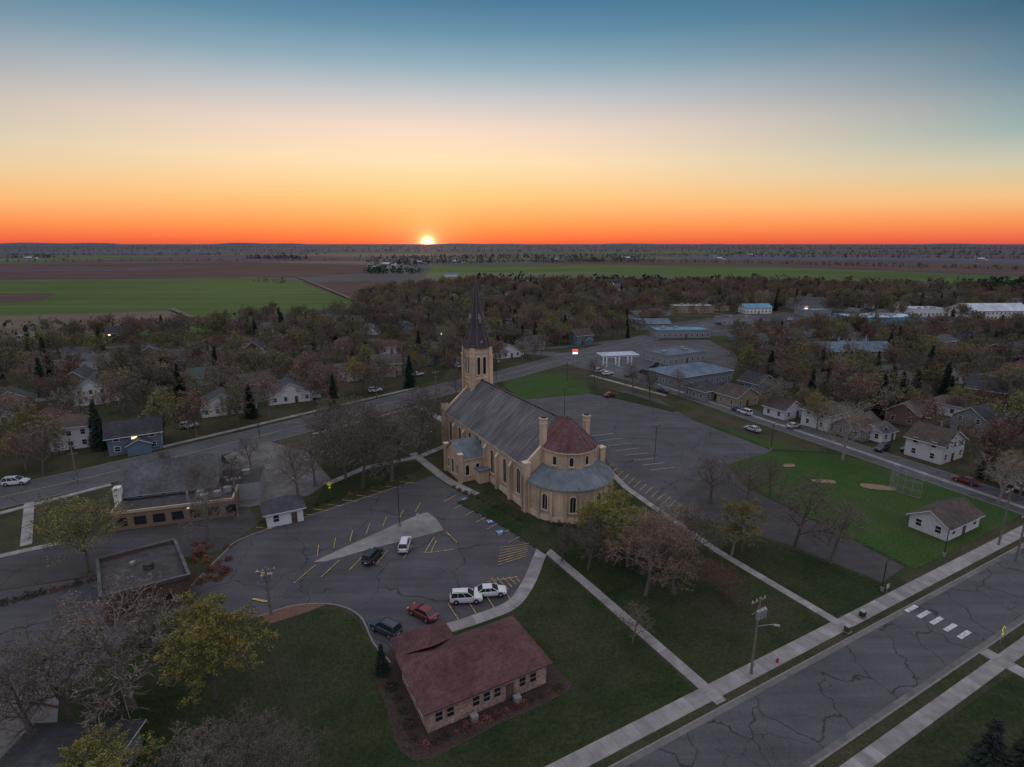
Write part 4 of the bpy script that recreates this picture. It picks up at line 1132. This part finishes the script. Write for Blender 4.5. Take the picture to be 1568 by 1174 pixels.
def sign(x,y,col,name,h=2.6,dia=True):
    p=S(x,y); mb=MB(); mb.tube((0,0,0),(0,0,h),.04,.04,6,m_steel)
    s=.48
    if dia: P=[(0,-.06,h-.9),(s,-.06,h-.9+s),(0,-.06,h-.9+2*s),(-s,-.06,h-.9+s)]
    else: P=[(-.3,-.06,h-.6),(.3,-.06,h-.6),(.3,-.06,h+.1),(-.3,-.06,h+.1)]
    Q=[(a,-.03,c) for a,b,c in P]
    mb.idx(P+Q,[(0,1,2,3),(7,6,5,4),(0,4,5,1),(1,5,6,2),(2,6,7,3),(3,7,4,0)],col)
    if dia: mb.box((0,-.05,h-1.15),(.5,.03,.3),col); mb.tube((0,-.08,h-.55),(0,-.08,h-.2),.08,.05,6,m_black,True)
    mb.obj(name,(p[0],p[1],0),.45)
sign(1531,985,m_ysign,'pedestrian_crossing_sign'); sign(1356,915,m_wht,'traffic_sign',2.2,False); sign(505,752,m_ysign,'traffic_sign',2.0)
sign(640,802,m_wht,'traffic_sign',2,False)
def hydrant(x,y):
    p=S(x,y); mb=MB(); mb.tube((0,0,0),(0,0,.6),.14,.12,8,m_redl,True); mb.tube((0,0,.6),(0,0,.78),.14,.03,8,m_redl,True); mb.tube((-.22,0,.45),(.22,0,.45),.07,.07,6,m_redl,True); mb.obj('fire_hydrant',(p[0],p[1],0))
hydrant(1190,1015)
for x,y in ((1297,968),(1320,945)):
    p=S(x,y); mb=MB(); mb.box((0,0,.06),(.9,.9,.12),m_kerb); mb.box((0,0,.5),(.7,.6,.78),m_shr); mb.box((0,0,.92),(.78,.68,.07),m_steel); mb.obj('trash_bin',(p[0],p[1],.1),GA)
def backstop():
    p=S(1372,752); mb=MB()
    for i in range(7):
        a=-.9+i*.3; x,y=5*math.sin(a),5*(1-math.cos(a))*-1
        mb.tube((x,y,0),(x,y,5),.06,.06,5,m_steel)
        if i:
            for z in (0.2,1.6,3.3,5): mb.tube((px,py,z),(x,y,z),.04,.04,4,m_steel)
            for k in range(10):
                mb.tube((px,py,k*.5),(x,y,k*.5+.25),.012,.012,3,m_steel); mb.tube((px+(x-px)*k/10,py+(y-py)*k/10,0),(px+(x-px)*k/10,py+(y-py)*k/10,5),.012,.012,3,m_steel)
        px,py=x,y
    mb.obj('baseball_backstop',(p[0],p[1],0),GA+1.2)
backstop()

# ---------------------------------------------------------------- sky, sun, camera
wd=bpy.data.worlds.new("World"); scene.world=wd; wd.use_nodes=True
nt=NT(wd); bg=nt.n['Background']; tc=nt.new('ShaderNodeTexCoord')
nv=nt.new('ShaderNodeVectorMath',operation='NORMALIZE'); nt.link(tc.outputs['Generated'],nv.inputs[0])
sx=nt.new('ShaderNodeSeparateXYZ'); nt.link(nv.outputs[0],sx.inputs[0])
SAZ=math.radians(-8.3)
def dirdot(v):
    n=nt.new('ShaderNodeVectorMath',operation='DOT_PRODUCT'); nt.link(nv.outputs[0],n.inputs[0]); n.inputs[1].default_value=v; return n.outputs['Value']
e=nt.mr(sx.outputs[2],0,.7,0,1)
def ramp(st):
    r=nt.new('ShaderNodeValToRGB'); nt.link(e,r.inputs[0]); cr=r.color_ramp
    st=[(math.sin(math.radians(a))/.7,c) for a,c in st]
    cr.elements[0].position=st[0][0];cr.elements[0].color=st[0][1];cr.elements[1].position=st[-1][0];cr.elements[1].color=st[-1][1]
    for p,c in st[1:-1]: q=cr.elements.new(p);q.color=c
    return r.outputs[0]
TOPFILL=(.86,.84,.92,1)  # sky above the frame, made brighter than real dusk to light the ground
near=ramp([(0,L(226,92,62)),(.6,L(246,114,66)),(2,L(253,154,88)),(4.5,L(254,198,130)),(7.4,L(254,222,178)),(10.3,L(240,216,198)),(13,L(196,198,200)),(15.5,L(142,172,188)),(18,L(98,143,168)),(20.5,L(66,118,152)),(26,L(58,108,148)),(36,(.55,.55,.62,1)),(44,TOPFILL)])
far=ramp([(0,L(215,88,74)),(.4,L(238,104,72)),(1.6,L(247,148,90)),(3.4,L(240,194,134)),(5.8,L(198,198,178)),(8,L(140,170,174)),(12,L(70,122,146)),(16,L(30,82,112)),(24,L(40,92,128)),(36,(.5,.52,.6,1)),(44,TOPFILL)])
back=ramp([(0,L(140,130,155)),(6,L(185,165,180)),(14,L(180,182,200)),(25,L(170,180,205)),(44,TOPFILL)])
hx=nt.math('MULTIPLY',sx.outputs[2],sx.outputs[2]); hl=nt.math('SQRT',nt.math('SUBTRACT',1.0,hx))
az=nt.math('DIVIDE',dirdot((math.sin(SAZ),math.cos(SAZ),0)),nt.math('MAXIMUM',hl,.01))
c=nt.mix(nt.mr(az,.62,1.0,0,1),far,near)
c=nt.mix(nt.mr(az,-.4,.3,1,0),c,back)
sd=dirdot((math.sin(SAZ)*math.cos(.001),math.cos(SAZ)*math.cos(.001),.001))
def glow(p,col):
    g=nt.math('POWER',nt.math('MAXIMUM',sd,0.0),p)
    return nt.mix(g,(0,0,0,1),col)
for p,col in ((500,(.10,.08,.05,1)),(4500,(.6,.32,.12,1)),(24000,(2.6,1.9,1.1,1))):
    c=nt.mix(1.0,c,glow(p,col),'ADD')
sky=nt.new('ShaderNodeTexSky',sky_type='NISHITA'); sky.sun_disc=False; sky.sun_elevation=math.radians(1.0); sky.sun_rotation=SAZ
sk=nt.mix(1.0,sky.outputs[0],(.01,.01,.01,1),'MULTIPLY')
c=nt.mix(1.0,c,sk,'ADD')
nt.link(c,bg.inputs[0]); bg.inputs[1].default_value=1.0
sl=bpy.data.lights.new('sun','SUN'); sl.energy=.35; sl.angle=math.radians(1.0); sl.color=(1,.5,.25)
so=bpy.data.objects.new('sun',sl); COL.objects.link(so)
d=Vector((-math.sin(SAZ)*math.cos(.02),-math.cos(SAZ)*math.cos(.02),-.02)); so.rotation_euler=d.to_track_quat('-Z','Y').to_euler()
cd=bpy.data.cameras.new('camera'); cd.sensor_width=36; cd.lens=36*F/1568; cd.clip_end=120000; cd.clip_start=.5
co=bpy.data.objects.new('camera',cd); COL.objects.link(co); co.location=(0,0,H); co.rotation_euler=(math.pi/2-PITCH,0,0); scene.camera=co
scene.view_settings.view_transform='Standard'; scene.view_settings.look='None'; scene.view_settings.exposure=0
print('trees',n,'houses',cnt,'objs',len(bpy.data.objects))
